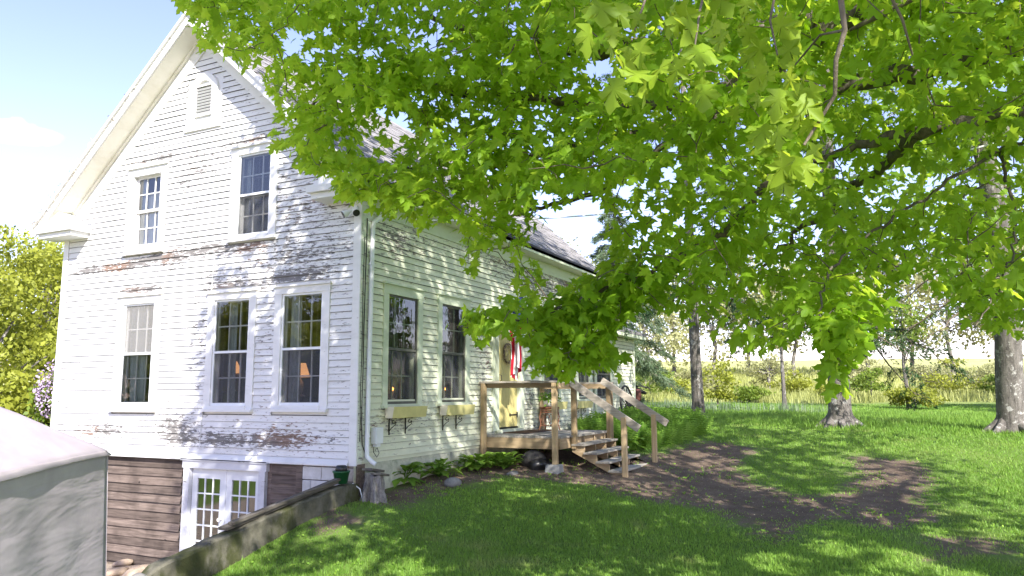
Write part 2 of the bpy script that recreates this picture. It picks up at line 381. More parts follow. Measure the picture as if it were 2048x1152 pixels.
M['iris'] = leafmat('blue green blades', (0.12, 0.19, 0.08), (0.32, 0.40, 0.24), (0.34, 0.44, 0.22), 0.3)
# tarp
m, nt, out = newmat('grey tarp'); t = NT(nt); P = t.pos()
n = t.noise(P, 2.2, 6, 0.6, 0.5); w_ = t.noise(t.scaled(P, 1.2, 1.2, 5), 1.0, 3, 0.5, 0.3)
c = t.ramp(n, [(0.3, (0.36, 0.315, 0.35)), (0.7, (0.46, 0.41, 0.45))])
t.l(t.bsdf(c, 0.75, 0.2, w_, 0.6, 0.04), out.inputs[0]); M['tarp'] = m
# shingles
m, nt, out = newmat('roof shingle'); t = NT(nt); P = t.pos(); oi = t.n('ObjectInfo')
n = t.noise(P, 30, 4, 0.7); b_ = t.noise(t.scaled(P, 3.2, 0.6, 7.0), 1.0, 3)
c = t.ramp(t.math('ADD', t.math('MULTIPLY', n, 0.5), t.math('MULTIPLY', b_, 0.5)), [(0.3, (0.15, 0.145, 0.15)), (0.7, (0.36, 0.34, 0.34))])
t.l(t.bsdf(c, 0.9, 0.2, n, 0.5, 0.01), out.inputs[0]); M['shingle'] = m
# ground: grass soil / dirt / gravel by attribute
m, nt, out = newmat('lawn and soil'); t = NT(nt); P = t.pos()
dn = t.noise(P, 3.0, 7, 0.7); fn = t.noise(P, 45, 6, 0.75); bn = t.noise(P, 0.6, 4)
dirt = t.smooth(t.math('ADD', t.attr('dirt'), t.math('MULTIPLY', t.math('SUBTRACT', dn, 0.5), 1.6)), 0.36, 0.72)
gc = t.ramp(t.math('ADD', t.math('MULTIPLY', bn, 0.5), t.math('MULTIPLY', fn, 0.5)), [(0.3, (0.075, 0.135, 0.024)), (0.52, (0.14, 0.22, 0.046)), (0.72, (0.25, 0.29, 0.10))])
dc = t.ramp(t.math('ADD', t.math('MULTIPLY', dn, 0.4), t.math('MULTIPLY', fn, 0.6)), [(0.32, (0.075, 0.054, 0.039)), (0.52, (0.165, 0.122, 0.091)), (0.70, (0.34, 0.27, 0.205))])
gv = t.ramp(fn, [(0.3, (0.26, 0.20, 0.15)), (0.7, (0.50, 0.42, 0.34))])
mc = t.ramp(t.math('ADD', t.math('MULTIPLY', bn, 0.4), t.math('MULTIPLY', fn, 0.6)), [(0.3, (0.28, 0.30, 0.09)), (0.7, (0.55, 0.54, 0.24))])
c = t.mix(dirt, gc, dc); c = t.mix(t.attr('gravel'), c, gv); c = t.mix(t.attr('field'), c, mc)
t.l(t.bsdf(c, 0.95, 0.1, fn, 0.8, 0.04), out.inputs[0]); M['ground'] = m

# ================================================================== terrain
WALLX0 = -3.55                      # outer end of the retaining wall
def hgt(x, y):
    x = np.asarray(x, float); y = np.asarray(y, float)
    xx = np.clip(x, -2.0, 10.0)
    c = 0.10*(1-0.85*sstep(6, 14, x))
    yy = np.where(y < -4.5, -4.5+(y+4.5)*0.12, np.minimum(y, 0.0))
    yy = np.maximum(yy, -6.5)
    z = -0.25+0.06*xx+c*yy+0.01*np.clip(x-10, 0, 30)
    bank = 1.15*sstep(0.2, 6.6, -x)*sstep(-4.6, 0.0, y)
    z = z-bank
    basin = -1.57+0.02*np.sin(x*1.3)*np.sin(y*1.7)
    k = np.where(x < 0, np.where(x > WALLX0, (y > 0.0)*1.0, sstep(-2.2, 1.2, y)), 0.0)
    k = np.maximum(k, sstep(6.5, 9.5, y)*(1-sstep(0, 9, x)))
    z = z*(1-k)+basin*k
    z = np.where((x >= 0.0) & (x < 13.9) & (y > 0.08) & (y < 6.9), -1.85, z)
    z = z+0.02*np.sin(x*0.9+1)*np.sin(y*0.8)*(np.abs(y) > 0.5)+sstep(24, 45, x)*0.25
    hill = np.clip((x*0.95+0.25*y)-48, 0, None)*0.070
    z = z+np.minimum(hill, 6.5)*sstep(48, 60, x)
    return z
def ground_at(px, py):
    d = ray(px, py); t0 = 2.0
    for t_ in np.arange(2, 160, 0.05):
        p = CAM+d*t_
        if p[2] < hgt(p[0], p[1]): return p
    return CAM+d*160
def inpoly(x, y, poly):
    x = np.asarray(x); y = np.asarray(y); r = np.zeros(x.shape, bool); n = len(poly); j = n-1
    for i in range(n):
        xi, yi = poly[i][:2]; xj, yj = poly[j][:2]
        c = ((yi > y) != (yj > y)) & (x < (xj-xi)*(y-yi)/(yj-yi+1e-12)+xi)
        r ^= c; j = i
    return r
def dseg(x, y, poly):
    D = np.full(np.shape(x), 1e9); n = len(poly)
    for i in range(n):
        a = poly[i][:2]; b = poly[(i+1) % n][:2]; ab = np.array(b)-np.array(a); L = ab@ab+1e-12
        t_ = np.clip(((x-a[0])*ab[0]+(y-a[1])*ab[1])/L, 0, 1)
        D = np.minimum(D, np.hypot(x-a[0]-t_*ab[0], y-a[1]-t_*ab[1]))
    return D
def z4(a, b): return (1000+a/1.954, 840+b/1.954)
DIRT_PX = [z4(*p) for p in [(0,222),(120,232),(200,235),(330,250),(400,268),(520,312),(640,322),(720,322),(800,350),(950,390),(1000,440),(1050,492),(1110,480),(1160,425),(1250,392),(1330,392),(1480,432),(1580,425),(1690,405),(1680,330),(1650,300),(1690,250),(1680,205),(1640,165),(1480,150),(1370,145),(1395,200),(1380,240),(1330,282),(1240,300),(1150,292),(1080,272),(1000,240),(940,210),(945,160),(1000,112),(900,90),(800,88),(720,100),(640,130)]]
DIRT = [tuple(ground_at(*p)[:2]) for p in DIRT_PX]+[(6.3, -1.7), (6.3, -0.02), (-0.1, -0.02), (0.05, -0.75), (1.5, -0.8), (3.0, -1.1)]
DIRT2 = [tuple(ground_at(*z4(*p))[:2]) for p in [(1620,460),(1750,440),(1900,450),(2040,480),(2060,560),(1900,540),(1780,570),(1640,560)]]
BED = [(6.3, -0.02), (6.5, -1.9), (8.2, -2.2), (10.5, -2.6), (12.5, -2.0), (14.0, -0.02)]
THIN = [tuple(ground_at(*p)[:2]) for p in [(560,1040),(640,1005),(700,1010),(760,1040),(700,1080),(600,1085)]]
def dirtval(x, y):
    v = np.zeros(np.shape(x))
    for pl, soft, amp in ((DIRT, 0.75, 1.08), (DIRT2, 0.6, 0.75), (BED, 0.15, 1.0), (THIN, 0.45, 0.62)):
        i = inpoly(x, y, pl); d = dseg(x, y, pl); s = np.where(i, d, -d)
        v = np.maximum(v, amp*sstep(-soft, soft, s))
    return v
def axis(segs):
    a = []
    for lo, hi, st in segs: a += list(np.arange(lo, hi, st))
    return np.array(sorted(set(np.round(a, 4))))
gx = axis([(-300, -60, 20), (-60, -12, 3), (-12, -4, 0.4), (-4, 12, 0.12), (12, 30, 0.5), (30, 80, 2.0), (80, 300, 10), (300, 1300, 100)])
gy = axis([(-500, -60, 20), (-60, -14, 2), (-14, -8, 0.5), (-8, -0.2, 0.12), (-0.2, 0.3, 0.05), (0.3, 12, 0.4), (12, 60, 2), (60, 600, 30)])
GX, GY = np.meshgrid(gx, gy, indexing='ij')
GZ = hgt(GX, GY)
nx, ny = len(gx), len(gy)
idx = np.arange(nx*ny).reshape(nx, ny)
Fg = np.stack([idx[:-1, :-1], idx[1:, :-1], idx[1:, 1:], idx[:-1, 1:]], -1).reshape(-1, 4)
gr_ = ((GX < 0) & (GY > 0.02) & (GY < 9))*1.0
gr_ = np.maximum(gr_, (GX < WALLX0)*sstep(-1.6, -0.2, GY)*(GY < 9))
fld = sstep(30, 40, GX+0.2*GY)
me = npmesh('ground', np.stack([GX.ravel(), GY.ravel(), GZ.ravel()], 1), Fg, {'dirt': dirtval(GX.ravel(), GY.ravel()), 'gravel': gr_.ravel(), 'field': fld.ravel()}, True)
tag(link('ground', me, M['ground']), kind='structure')

# ================================================================== farmhouse
W = 6.98; L = 10.0; RIDGE = 7.85; SL = 0.90; YM = W/2; OH = 0.42; EO = 0.32
def ztop(y): return RIDGE-SL*abs(y-YM)             # top of the roof
house = empty('farmhouse', (0, 0, 0))
tag(house, 'white two storey clapboard farmhouse with peeling paint and steep gable', 'farmhouse')
def part(name, mb, mat, parent=house, bevel=0): return mb.build(name, mat, parent, bevel)

# openings as (a0, a1, z0, z1) of the outer casing
GW = {'A': (4.273, 5.281, 3.734, 5.361), 'B': (1.690, 2.707, 3.740, 5.380), 'C': (4.234, 5.344, 0.953, 3.004), 'D': (2.031, 3.095, 0.964, 2.934), 'E': (0.537, 1.634, 0.972, 2.948)}
SWN = {'F': (0.58, 1.70, 1.02, 2.99), 'G': (2.20, 3.32, 1.03, 3.0), 'H': (6.66, 7.80, 1.03, 3.0), 'I': (8.82, 9.88, 1.03, 2.95), 'J': (10.2, 11.62, 1.03, 2.55)}
DOOR = (4.25, 5.70, 0.50, 2.92)
VENT = (3.03, 3.88, 5.86, 6.86)
def hole(k, d=0.13): a0, a1, z0, z1 = k; return (a0+d, a1-d, z0+d, z1-d)
def shell(pl, a0, a1, z0, topf, holes, extra=(), th=0.14, back=0.0):
    mb = MB(); br = sorted(set([a0, a1]+[h[0] for h in holes]+[h[1] for h in holes]+list(extra)))
    for p, q in zip(br[:-1], br[1:]):
        if q-p < 1e-6: continue
        mid = (p+q)/2; hs = sorted([h for h in holes if h[0] < mid < h[1]], key=lambda h: h[2]); z = z0
        for h in hs: mb.pbox(pl, p, q, z, h[2], -th-back, -back); z = h[3]
        t0, t1 = topf(p), topf(q)
        poly = [(p, z), (q, z), (q, t1), (p, t0)]
        if pl == 'g': mb.prism(poly, 0, back, th+back)
        else: mb.prism(poly, 1, back, th+back)
    return mb
gh = [hole(GW[k]) for k in GW]
gable = part('gable_wall', shell('g', 0, W, 0.22, lambda y: ztop(y)-0.12, gh, [YM]), M['paint'])
sh_ = [hole(SWN[k]) for k in 'FGHI']+[(4.52, 5.47, 0.45, 2.66)]
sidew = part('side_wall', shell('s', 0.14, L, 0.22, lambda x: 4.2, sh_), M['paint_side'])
BDOOR = (1.69, 3.45, -1.57, 0.16)
basew = part('basement_wall', shell('g', 0.0, W, -1.75, lambda y: 0.22, [(1.75, 3.39, -1.75, 0.10)], th=0.2, back=0.02), M['oldwood'])
found = MB(); found.box(0.24, L, 0.012, 0.25, -0.6, 0.262); found.box(-0.02, 0.24, 0.01, 0.022, -0.6, 0.262)
part('foundation', found, M['stucco'])
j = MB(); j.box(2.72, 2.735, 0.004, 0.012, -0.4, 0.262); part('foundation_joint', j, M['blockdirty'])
inner = MB()
inner.box(L-0.14, L, 0.14, W-0.14, -1.7, 4.3); inner.box(0.14, L, W-0.14, W, -1.7, 4.3)
inner.prism([(0.0, 4.2), (W, 4.2), (YM, ztop(YM)-0.13)], 0, L-0.14, L)
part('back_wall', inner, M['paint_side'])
fl = MB(); fl.box(0.145, L-0.145, 0.145, W-0.145, 0.30, 0.45); fl.box(0.145, L-0.145, 0.145, W-0.145, 3.22, 3.36); fl.box(0.25, L-0.145, 0.26, W-0.145, -1.72, -1.58)
part('floor', fl, M['floorin'])
pt = MB(); pt.box(3.7, 3.8, 0.15, W-0.15, 0.46, 3.2); pt.box(3.0, 3.1, 0.15, W-0.15, 3.37, 4.3); pt.box(0.15, 3.7, 3.62, 3.72, 0.46, 3.2); pt.box(0.15, 3.0, 3.42, 3.52, 3.37, 6.5); pt.box(2.5, 2.6, 0.3, W-0.2, -1.57, 0.28); pt.box(6.2, 6.3, 0.15, W-0.15, 0.46, 3.2); pt.box(3.8, L-0.2, 2.6, 2.7, 0.46, 3.2)
part('partition', pt, M['interior'])

# ---- clapboards
GAUSS = [(5.3, 3.56, 0.9, 0.10, 1.0), (4.2, 3.62, 0.6, 0.10, 1.0), (3.3, 3.68, 0.8, 0.10, 0.8), (2.3, 3.66, 0.6, 0.07, 0.6), (6.3, 3.52, 0.4, 0.08, 0.7), (2.55, 3.03, 0.55, 0.07, 1.25), (1.0, 3.06, 0.55, 0.08, 1.2), (4.8, 3.08, 0.45, 0.09, 1.2), (4.7, 5.46, 0.5, 0.06, 0.9), (2.2, 5.46, 0.5, 0.06, 1.0),
         (2.0, 3.3, 1.8, 0.30, 0.22), (1.0, 3.45, 0.9, 0.35, 0.28), (2.6, 0.52, 1.2, 0.10, 0.95), (1.4, 0.58, 0.8, 0.14, 0.6), (5.6, 0.62, 0.9, 0.12, 0.75), (3.7, 0.7, 0.6, 0.25, 0.6), (1.8, 2.4, 0.2, 0.7, 0.35), (3.3, 2.2, 0.3, 0.8, 0.4), (1.7, 4.5, 0.5, 0.6, 0.3), (0.6, 4.2, 0.8, 0.4, 0.35), (3.6, 5.2, 0.8, 0.35, 0.45), (3.7, 4.4, 0.5, 0.8, 0.25)]
SGAUSS = [(6.5, 3.6, 2.0, 0.35, 0.75), (8.5, 3.9, 1.5, 0.3, 0.7), (4.0, 1.6, 0.4, 0.6, 0.35), (3.8, 2.0, 0.4, 0.5, 0.3), (1.0, 3.7, 0.8, 0.3, 0.6), (0.9, 0.8, 1.2, 0.15, 0.5), (4.5, 3.95, 2.5, 0.2, 0.5), (7.5, 0.5, 2.5, 0.2, 0.6), (6.0, 1.2, 0.4, 0.4, 0.6)]
def wearf(a, z, gs):
    w = 0.30+0.08*np.exp(-((a-1.2)/1.6)**2)
    for ac, zc, sa, sz, am in gs: w = w+0.85*am*np.exp(-((a-ac)/sa)**2-((z-zc)/sz)**2)
    return np.minimum(w, 1.15)
def clap(pl, a0, a1, z, expo, mat, parent, gs=None, off=0.0, thick=0.023, clip0=None, clip1=None, rough=0.0015, seg=0.22):
    """one board from a0 to a1; clip0/clip1 give the ends at the top edge when cut along the rake"""
    n = max(1, int((a1-a0)/seg)); tt = np.linspace(0, 1, n+1); V = []
    j0 = random.gauss(0, rough); j1 = random.gauss(0, rough); ph = random.random()*6
    for i, t_ in enumerate(tt):
        wv = j0*(1-t_)+j1*t_+rough*0.8*math.sin(ph+t_*n*0.7)
        b = a0+(a1-a0)*t_; c0 = a0 if clip0 is None else clip0; c1 = a1 if clip1 is None else clip1; tp = c0+(c1-c0)*t_
        tq = b+(tp-b)*0.9
        for a, zz, nn in ((b, z+wv, off), (b, z+wv, off+thick+wv), (tq, z+expo-0.0058, off+0.0057), (tp, z+expo+0.012, off+0.0035), (tp, z+expo+0.012, off)):
            V.append((-nn, a, zz) if pl == 'g' else (a, -nn, zz))
    V = np.array(V); Fc = []
    for i in range(n):
        for k in range(5): Fc.append((i*5+k, i*5+(k+1) % 5, i*5+5+(k+1) % 5, i*5+5+k))
    Fc += [(0, 4, 3, 2), (n*5, n*5+2, n*5+3, n*5+4), (0, 2, 1, 1), (n*5, n*5+1, n*5+2, n*5+2)][:2]
    if pl == 'g': Fc = [f[::-1] for f in Fc]
    at_ = {}
    if gs is not None: at_['wear'] = wearf(V[:, 1] if pl == 'g' else V[:, 0], V[:, 2], gs)
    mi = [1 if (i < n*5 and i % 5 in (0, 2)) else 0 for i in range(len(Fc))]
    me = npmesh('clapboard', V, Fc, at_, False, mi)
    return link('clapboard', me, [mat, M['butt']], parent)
def runs(a0, a1, z, expo, opens):
    iv = [(a0, a1)]
    for o in opens:
        if o[2] < z+expo*0.6 and o[3] > z+expo*0.4:
            nv = []
            for p, q in iv:
                if o[0] > p: nv.append((p, min(q, o[0])))
                if o[1] < q: nv.append((max(p, o[1]), q))
            iv = [(p, q) for p, q in nv if q-p > 0.03]
    res = []
    for p, q in iv:
        if q-p > 4.2:
            m_ = random.uniform(p+1.4, q-1.4); res += [(p, m_-0.002), (m_+0.002, q)]
        else: res.append((p, q))
    return res
EXPO = 0.1035
opens_g = list(GW.values())+[VENT]
z = 0.30
def rake_in(z):   # half width available for the clapboards below the frieze board
    return (RIDGE-0.52-z)/SL
while z < 7.1:
    hw0, hw1 = rake_in(z), rake_in(z+EXPO)
    a0, a1 = 0.125, W-0.125
    c0 = c1 = None
    if YM-hw0 > a0: a0 = YM-hw0; c0 = YM-hw1
    if YM+hw0 < a1: a1 = YM+hw0; c1 = YM+hw1
    rs = runs(a0, a1, z, EXPO, opens_g)
    for p, q in rs:
        clap('g', p, q, z, EXPO, M['paint'], gable, GAUSS, clip0=c0 if p == a0 else None, clip1=c1 if q == a1 else None)
    z += EXPO
opens_s = [SWN[k] for k in 'FGHI']+[DOOR]
z = 0.28
while z < 4.0:
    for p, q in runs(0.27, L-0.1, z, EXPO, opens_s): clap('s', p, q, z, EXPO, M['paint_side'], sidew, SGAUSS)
    z += EXPO
# basement boards, rough and dark
z = -1.56
bx = [(1.60, 3.53, -2, 0.24)]
while z < 0.12:
    for p, q in runs(1.10, W-0.05, z, 0.145, bx): clap('g', p, q, z, 0.145, M['oldwood'], basew, None, thick=0.028, off=-0.02, rough=0.006)
    z += 0.145
pb = MB(); pb.pbox('g', 0.98, 1.10, -1.6, 0.2, -0.02, 0.012); part('post', pb, M['oldwood'])
# concrete blocks at the corner of the basement
z = -0.62; r = 0
blkm = [M['block'], M['block'], M['blockdirty']]
while z < 0.2:
    a = 0.03 - (0.2 if r % 2 else 0)
    while a < 0.97:
        p, q = max(a, 0.03), min(a+0.385, 0.975)
        if q-p > 0.05:
            b = MB(); e = random.uniform(0, 0.006); b.pbox('g', p, q, z, min(z+0.188, 0.215), -0.02, 0.012+e)
            o = b.build('block', blkm[0] if p > 0.12 else M['blockdirty'], basew, 0.008)
        a += 0.397
    z += 0.2; r += 1
# white metal skirt along the foot of the gable
sk = MB(); sk.prism([(0.0, 0.31), (-0.075, 0.215), (-0.075, 0.195), (-0.06, 0.195), (-0.005, 0.295)], 1, 0.11, W-0.02); part('drip_skirt', sk, M['trim'])
# corner boards
for nm, (y0, y1), mat in (('corner_board', (-0.02, 0.118), M['trim']), ('corner_board', (W-0.118, W+0.02), M['trim'])):
    b = MB(); b.box(-0.028, 0.0, y0, y1, 0.205, 4.22); part(nm, b, mat)
b = MB(); b.box(0.002, 0.262, -0.026, 0.0, 0.24, 4.1); part('corner_board', b, M['cornerold'])
b = MB(); b.box(L-0.1, L, -0.026, 0.0, 0.24, 4.1); part('corner_board', b, M['trim_side'])
# ---- roof
def slab(side, t0, t1, y_in, y_out, x0, x1, dz0, dz1):
    return [(y_in, ztop(y_in)-dz0), (y_out, ztop(y_out)-dz0), (y_out, ztop(y_out)-dz1), (y_in, ztop(y_in)-dz1)]
rf = MB()
yo = -EO
for s in (1, -1):
    f = (lambda y: y) if s == 1 else (lambda y: W-y)
    poly = [(f(YM), RIDGE-0.02), (f(yo), ztop(yo)-0.02), (f(yo), ztop(yo)-0.11), (f(YM), RIDGE-0.11)]
    rf.prism(poly if s == 1 else poly[::-1], 0, -OH+0.02, L+0.15)
roof = part('roof', rf, M['roofdeck'])
for s in (1, -1):
    f = (lambda y: y) if s == 1 else (lambda y: W-y)
    def q(y, d0, d1): return [(f(YM), RIDGE-d0), (f(y), ztop(y)-d0), (f(y), ztop(y)-d1), (f(YM), RIDGE-d1)]
    b = MB(); b.prism(q(yo, 0.03, 0.22), 0, -OH-0.012, -OH+0.018); o = part('rake_board', b, M['trim'])
    b = MB(); b.prism(q(yo-0.03, -0.012, 0.055), 0, -OH-0.055, -OH-0.014); part('rake_moulding', b, M['trim'])
    b = MB(); b.prism(q(yo+0.1, 0.205, 0.225), 0, -OH+0.02, 0.0); part('soffit', b, M['soffit'])
    b = MB(); b.prism(q(0.1, 0.25, 0.55), 0, -0.03, -0.001); part('frieze_board', b, M['trim'])
    b = MB(); b.prism(q(0.1, 0.226, 0.275), 0, -0.075, -0.031); part('bed_moulding', b, M['soffit'])
    # cornice return
    y0, y1 = (W-0.72, W+EO) if s == -1 else (-EO, 0.72)
    zc = ztop(-EO)
    b = MB(); b.box(-OH-0.02, 0.0, y0, y1, zc-0.16, zc-0.06); b.box(-OH+0.04, 0.0, y0+0.05, y1-0.05, zc-0.25, zc-0.162)
    b.prism([(y0, zc-0.058), (y1, zc-0.058), (f(0.25), zc+0.22)] if s == 1 else [(y0, zc-0.058), (y1, zc-0.058), (f(0.25), zc+0.22)], 0, -OH+0.05, -0.035)
    part('cornice_return', b, M['trim'])
# eaves on the long sides
zc = ztop(-EO)
for s in (1, -1):
    f = (lambda y: y) if s == 1 else (lambda y: W-y)
    b = MB(); b.box(-OH+0.03, L+0.12, f(-EO), f(-EO+0.025), zc-0.16, zc-0.03); part('fascia', b, M['trim_side'] if s == 1 else M['trim'])
    b = MB(); b.box(0.01, L+0.1, f(-EO+0.026), f(0.0), zc-0.165, zc-0.145); part('soffit', b, M['soffit'])
    b = MB(); b.box(0.27, L, f(-0.03), f(-0.002), zc-0.42, zc-0.166); part('frieze_board', b, M['trim_side'])
    b = MB(); b.box(-OH, L+0.17, f(-EO-0.035), f(-EO-0.002), zc-0.055, zc-0.005); part('drip_edge', b, M['iron'])
# shingles
SLEN = math.hypot(1, SL)
nv = np.array([0, -SL, 1.0])/SLEN; dn_ = np.array([0, -1.0, -SL])/SLEN
def shmesh(w):
    b = MB(); b.add([(-w/2, 0, 0.002), (w/2, 0, 0.002), (w/2, 0.24, 0.003), (-w/2, 0.24, 0.003), (-w/2, 0, 0.016), (w/2, 0, 0.016), (w/2, 0.24, 0.006), (-w/2, 0.24, 0.006)],
                    [(0,3,2,1),(4,5,6,7),(0,1,5,4),(1,2,6,5),(2,3,7,6),(3,0,4,7)]); return b.mesh('shingle')
shm = [shmesh(w) for w in (0.22, 0.27, 0.31)]
for q_ in shm: q_.materials.append(M['shingle'])
spots = []
tot = (YM+EO)*SLEN; s_ = 0.0; k = 0
while s_ < tot-0.1:
    x = -OH-0.03+random.uniform(0, 0.2)-0.1
    y = -EO-0.03+s_/SLEN
    while x < L+0.1:
        i = random.randrange(3); w_ = (0.22, 0.27, 0.31)[i]
        xx = x+w_/2
        if xx-w_/2 > -OH-0.06: spots.append((xx, y, ztop(y), i, random.gauss(0, 0.02), random.uniform(0, 0.012)))
        x += w_+0.006
    s_ += 0.135; k += 1
def sh_matrix(x, y, z, i, rot, lift):
    R = Matrix(((1, 0, 0), (0, -dn_[1], nv[1]), (0, -dn_[2], nv[2])))
    R = R @ Matrix.Rotation(rot, 3, 'Z')
    return Matrix.Translation(Vector((x, y, z))+Vector(nv)*(-0.016+lift+0.0)) @ R.to_4x4()
Pp = np.array([s[:3] for s in spots]); dd = np.linalg.norm(Pp-CAM, axis=1)
order = np.argsort(dd); near = set(order[:300].tolist())
rest = MB()
for n_, s in enumerate(spots):
    Mx = sh_matrix(*s)
    if n_ in near:
        o = link('shingle', shm[s[3]], None, roof); o.matrix_basis = Mx
    else:
        me = shm[s[3]]; rest.add([tuple(Mx @ v.co) for v in me.vertices], [tuple(p.vertices) for p in me.polygons])
tag(part('shingles', rest, M['shingle']), kind='stuff')
rc = MB(); rc.prism([(YM-0.14, ztop(YM-0.14)+0.005), (YM, RIDGE+0.02), (YM+0.14, ztop(YM-0.14)+0.005), (YM, RIDGE-0.03)], 0, -OH-0.04, L+0.15); part('ridge_cap', rc, M['shingle'])
# ragged peeling strips and straw on the left rake
st = MB()
for i in range(340):
    u = random.random()**0.7; y = YM+ (W+EO-YM)*(0.30+0.70*u); zt = ztop(W-y)
    amp = 0.03+0.10*u*u
    p = np.array([-OH-0.03+random.uniform(-0.03, 0.1), y, zt+random.uniform(-0.12, 0.03)])
    d = np.array([random.gauss(-0.3, 0.5), random.gauss(0.5, 0.6), random.gauss(0.3, 0.7)]); d /= np.linalg.norm(d)
    ln = amp*random.uniform(0.4, 1.6); w_ = np.cross(d, (0.3, 0.5, 0.8)); w_ = w_/np.linalg.norm(w_)*random.uniform(0.004, 0.014)
    q1 = p+d*ln*0.5+np.array([0, 0, random.uniform(-0.02, 0.03)]); q2 = p+d*ln+np.array([0, random.uniform(-.03, .03), random.uniform(-0.05, 0.02)])
    st.add([p-w_, p+w_, q1+w_, q1-w_, q2], [(0, 1, 2, 3), (3, 2, 4)])
tag(part('peeling_strips', st, M['peel']), kind='stuff')

# ---- windows
def vis_pane(pl, a0, a1, z0, z1, n, parent, mat, name='pane', tilt=0.006):
    e = [random.uniform(-1, 1)*tilt*(a1-a0) for _ in range(3)]
    def P(a, z, dn): return (-(n+dn), a, z) if pl == 'g' else (a, -(n+dn), z)
    V = []
    for off in (0, -0.004):
        V += [P(a0, z0, off), P(a1, z0, off+e[0]), P(a1, z1, off+e[0]+e[1]), P(a0, z1, off+e[1])]
    mb = MB(); mb.add([V[0], V[1], V[2], V[3]], [(0, 1, 2, 3) if pl == 's' else (3, 2, 1, 0)])
    return mb.build(name, mat, parent)
def window(pl, key, k, trim, cw=0.15, hh=0.16, sz=0.13, storm=None, cols=3, screen='low', cap=True, sashmat=None, wall=house):
    a0, a1, z0, z1 = k
    c = MB()
    o0, o1, zb, zt = a0+cw, a1-cw, z0+sz, z1-hh
    c.pbox(pl, a0, o0, z0+0.045, zt, 0.0, 0.034); c.pbox(pl, o1, a1, z0+0.045, zt, 0.0, 0.034)
    c.pbox(pl, a0-0.012, a1+0.012, zt, z1-0.03, 0.0, 0.04)
    if cap: c.pbox(pl, a0-0.03, a1+0.03, z1-0.03, z1, 0.0, 0.075)
    win = c.build('window', trim, house)
    b = MB(); b.pbox(pl, a0-0.02, a1+0.02, z0, z0+0.045, 0.0, 0.085); b.pbox(pl, o0, o1, z0+0.046, zb, -0.06, 0.05); b.build('sill', trim, win)
    b = MB()
    b.pbox(pl, o0-0.02, o0, zb, zt, -0.12, 0.0); b.pbox(pl, o1, o1+0.02, zb, zt, -0.12, 0.0); b.pbox(pl, o0, o1, zt, zt+0.02, -0.12, 0.0); b.pbox(pl, o0, o1, zb-0.02, zb, -0.12, -0.061)
    b.build('jamb', trim, win)
    zm = (zb+zt)/2; sm_ = sashmat or trim
    if storm:
        fw = 0.032; b = MB()
        for (p, q, r_, s2) in ((o0, o0+fw, zb, zt), (o1-fw, o1, zb, zt), (o0+fw, o1-fw, zt-fw, zt), (o0+fw, o1-fw, zb, zb+fw*1.3), (o0+fw, o1-fw, zm-0.018, zm+0.018)):
            b.pbox(pl, p, q, r_, s2, -0.022, 0.012)
        b.build('storm_frame', storm, win)
        if screen == 'low': zs0, zs1, zg0, zg1 = zb+fw*1.3, zm-0.018, zm+0.018, zt-fw
        else: zs0, zs1, zg0, zg1 = zm+0.018, zt-fw, zb+fw*1.3, zm-0.018
        b = MB(); b.pbox(pl, o0+fw, o1-fw, zs0, zs1, -0.006, -0.004); b.build('screen', M['screenw'] if screen == 'up' else M['screen'], win)
        vis_pane(pl, o0+fw, o1-fw, zg0, zg1, -0.003, win, M['glass'], 'storm_pane', 0.002)
    for (s0, s1, n) in ((zm-0.02, zt, -0.055), (zb, zm+0.02, -0.09)):
        stl = 0.042; b = MB()
        for (p, q, r_, s2) in ((o0, o0+stl, s0, s1), (o1-stl, o1, s0, s1), (o0+stl, o1-stl, s1-0.04, s1), (o0+stl, o1-stl, s0, s0+0.05)): b.pbox(pl, p, q, r_, s2, n-0.03, n)
        b.build('sash', sm_, win)
        ga0, ga1, gz0, gz1 = o0+stl, o1-stl, s0+0.05, s1-0.04
        mw = 0.02; cwid = (ga1-ga0-mw*(cols-1))/cols; rh = (gz1-gz0-mw)/2
        for i in range(cols-1):
            p = ga0+(i+1)*cwid+i*mw; b = MB(); b.pbox(pl, p, p+mw, gz0, gz1, n-0.026, n-0.002); b.build('muntin', sm_, win)
        b = MB(); b.pbox(pl, ga0, ga1, gz0+rh, gz0+rh+mw, n-0.025, n-0.003); b.build('muntin', sm_, win)
        for i in range(cols):
            for j_ in range(2):
                p = ga0+i*(cwid+mw); r_ = gz0+j_*(rh+mw); vis_pane(pl, p-0.003, p+cwid+0.003, r_-0.003, r_+rh+0.003, n-0.014, win, M['glass'])
    return dict(o=(o0, o1, zb, zt, zm), obj=win)
WIN = {}
WIN['A'] = window('g', 'A', GW['A'], M['trim'], 0.15, 0.17, 0.16)
WIN['B'] = window('g', 'B', GW['B'], M['trim'], 0.145, 0.15, 0.09, M['alum'], screen='low')
WIN['C'] = window('g', 'C', GW['C'], M['trim'], 0.16, 0.16, 0.12, M['alum'], screen='up')
WIN['D'] = window('g', 'D', GW['D'], M['trim'], 0.14, 0.14, 0.10, M['alum'])
WIN['E'] = window('g', 'E', GW['E'], M['trim'], 0.14, 0.14, 0.10, M['alum'])
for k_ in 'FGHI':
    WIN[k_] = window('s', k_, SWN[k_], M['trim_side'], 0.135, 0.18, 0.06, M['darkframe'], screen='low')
# gable vent
a0, a1, z0, z1 = VENT; ym = (a0+a1)/2
v = MB(); ro = (a1-a0)/2*0.80; ri = ro-0.13; zc_ = z1-ro
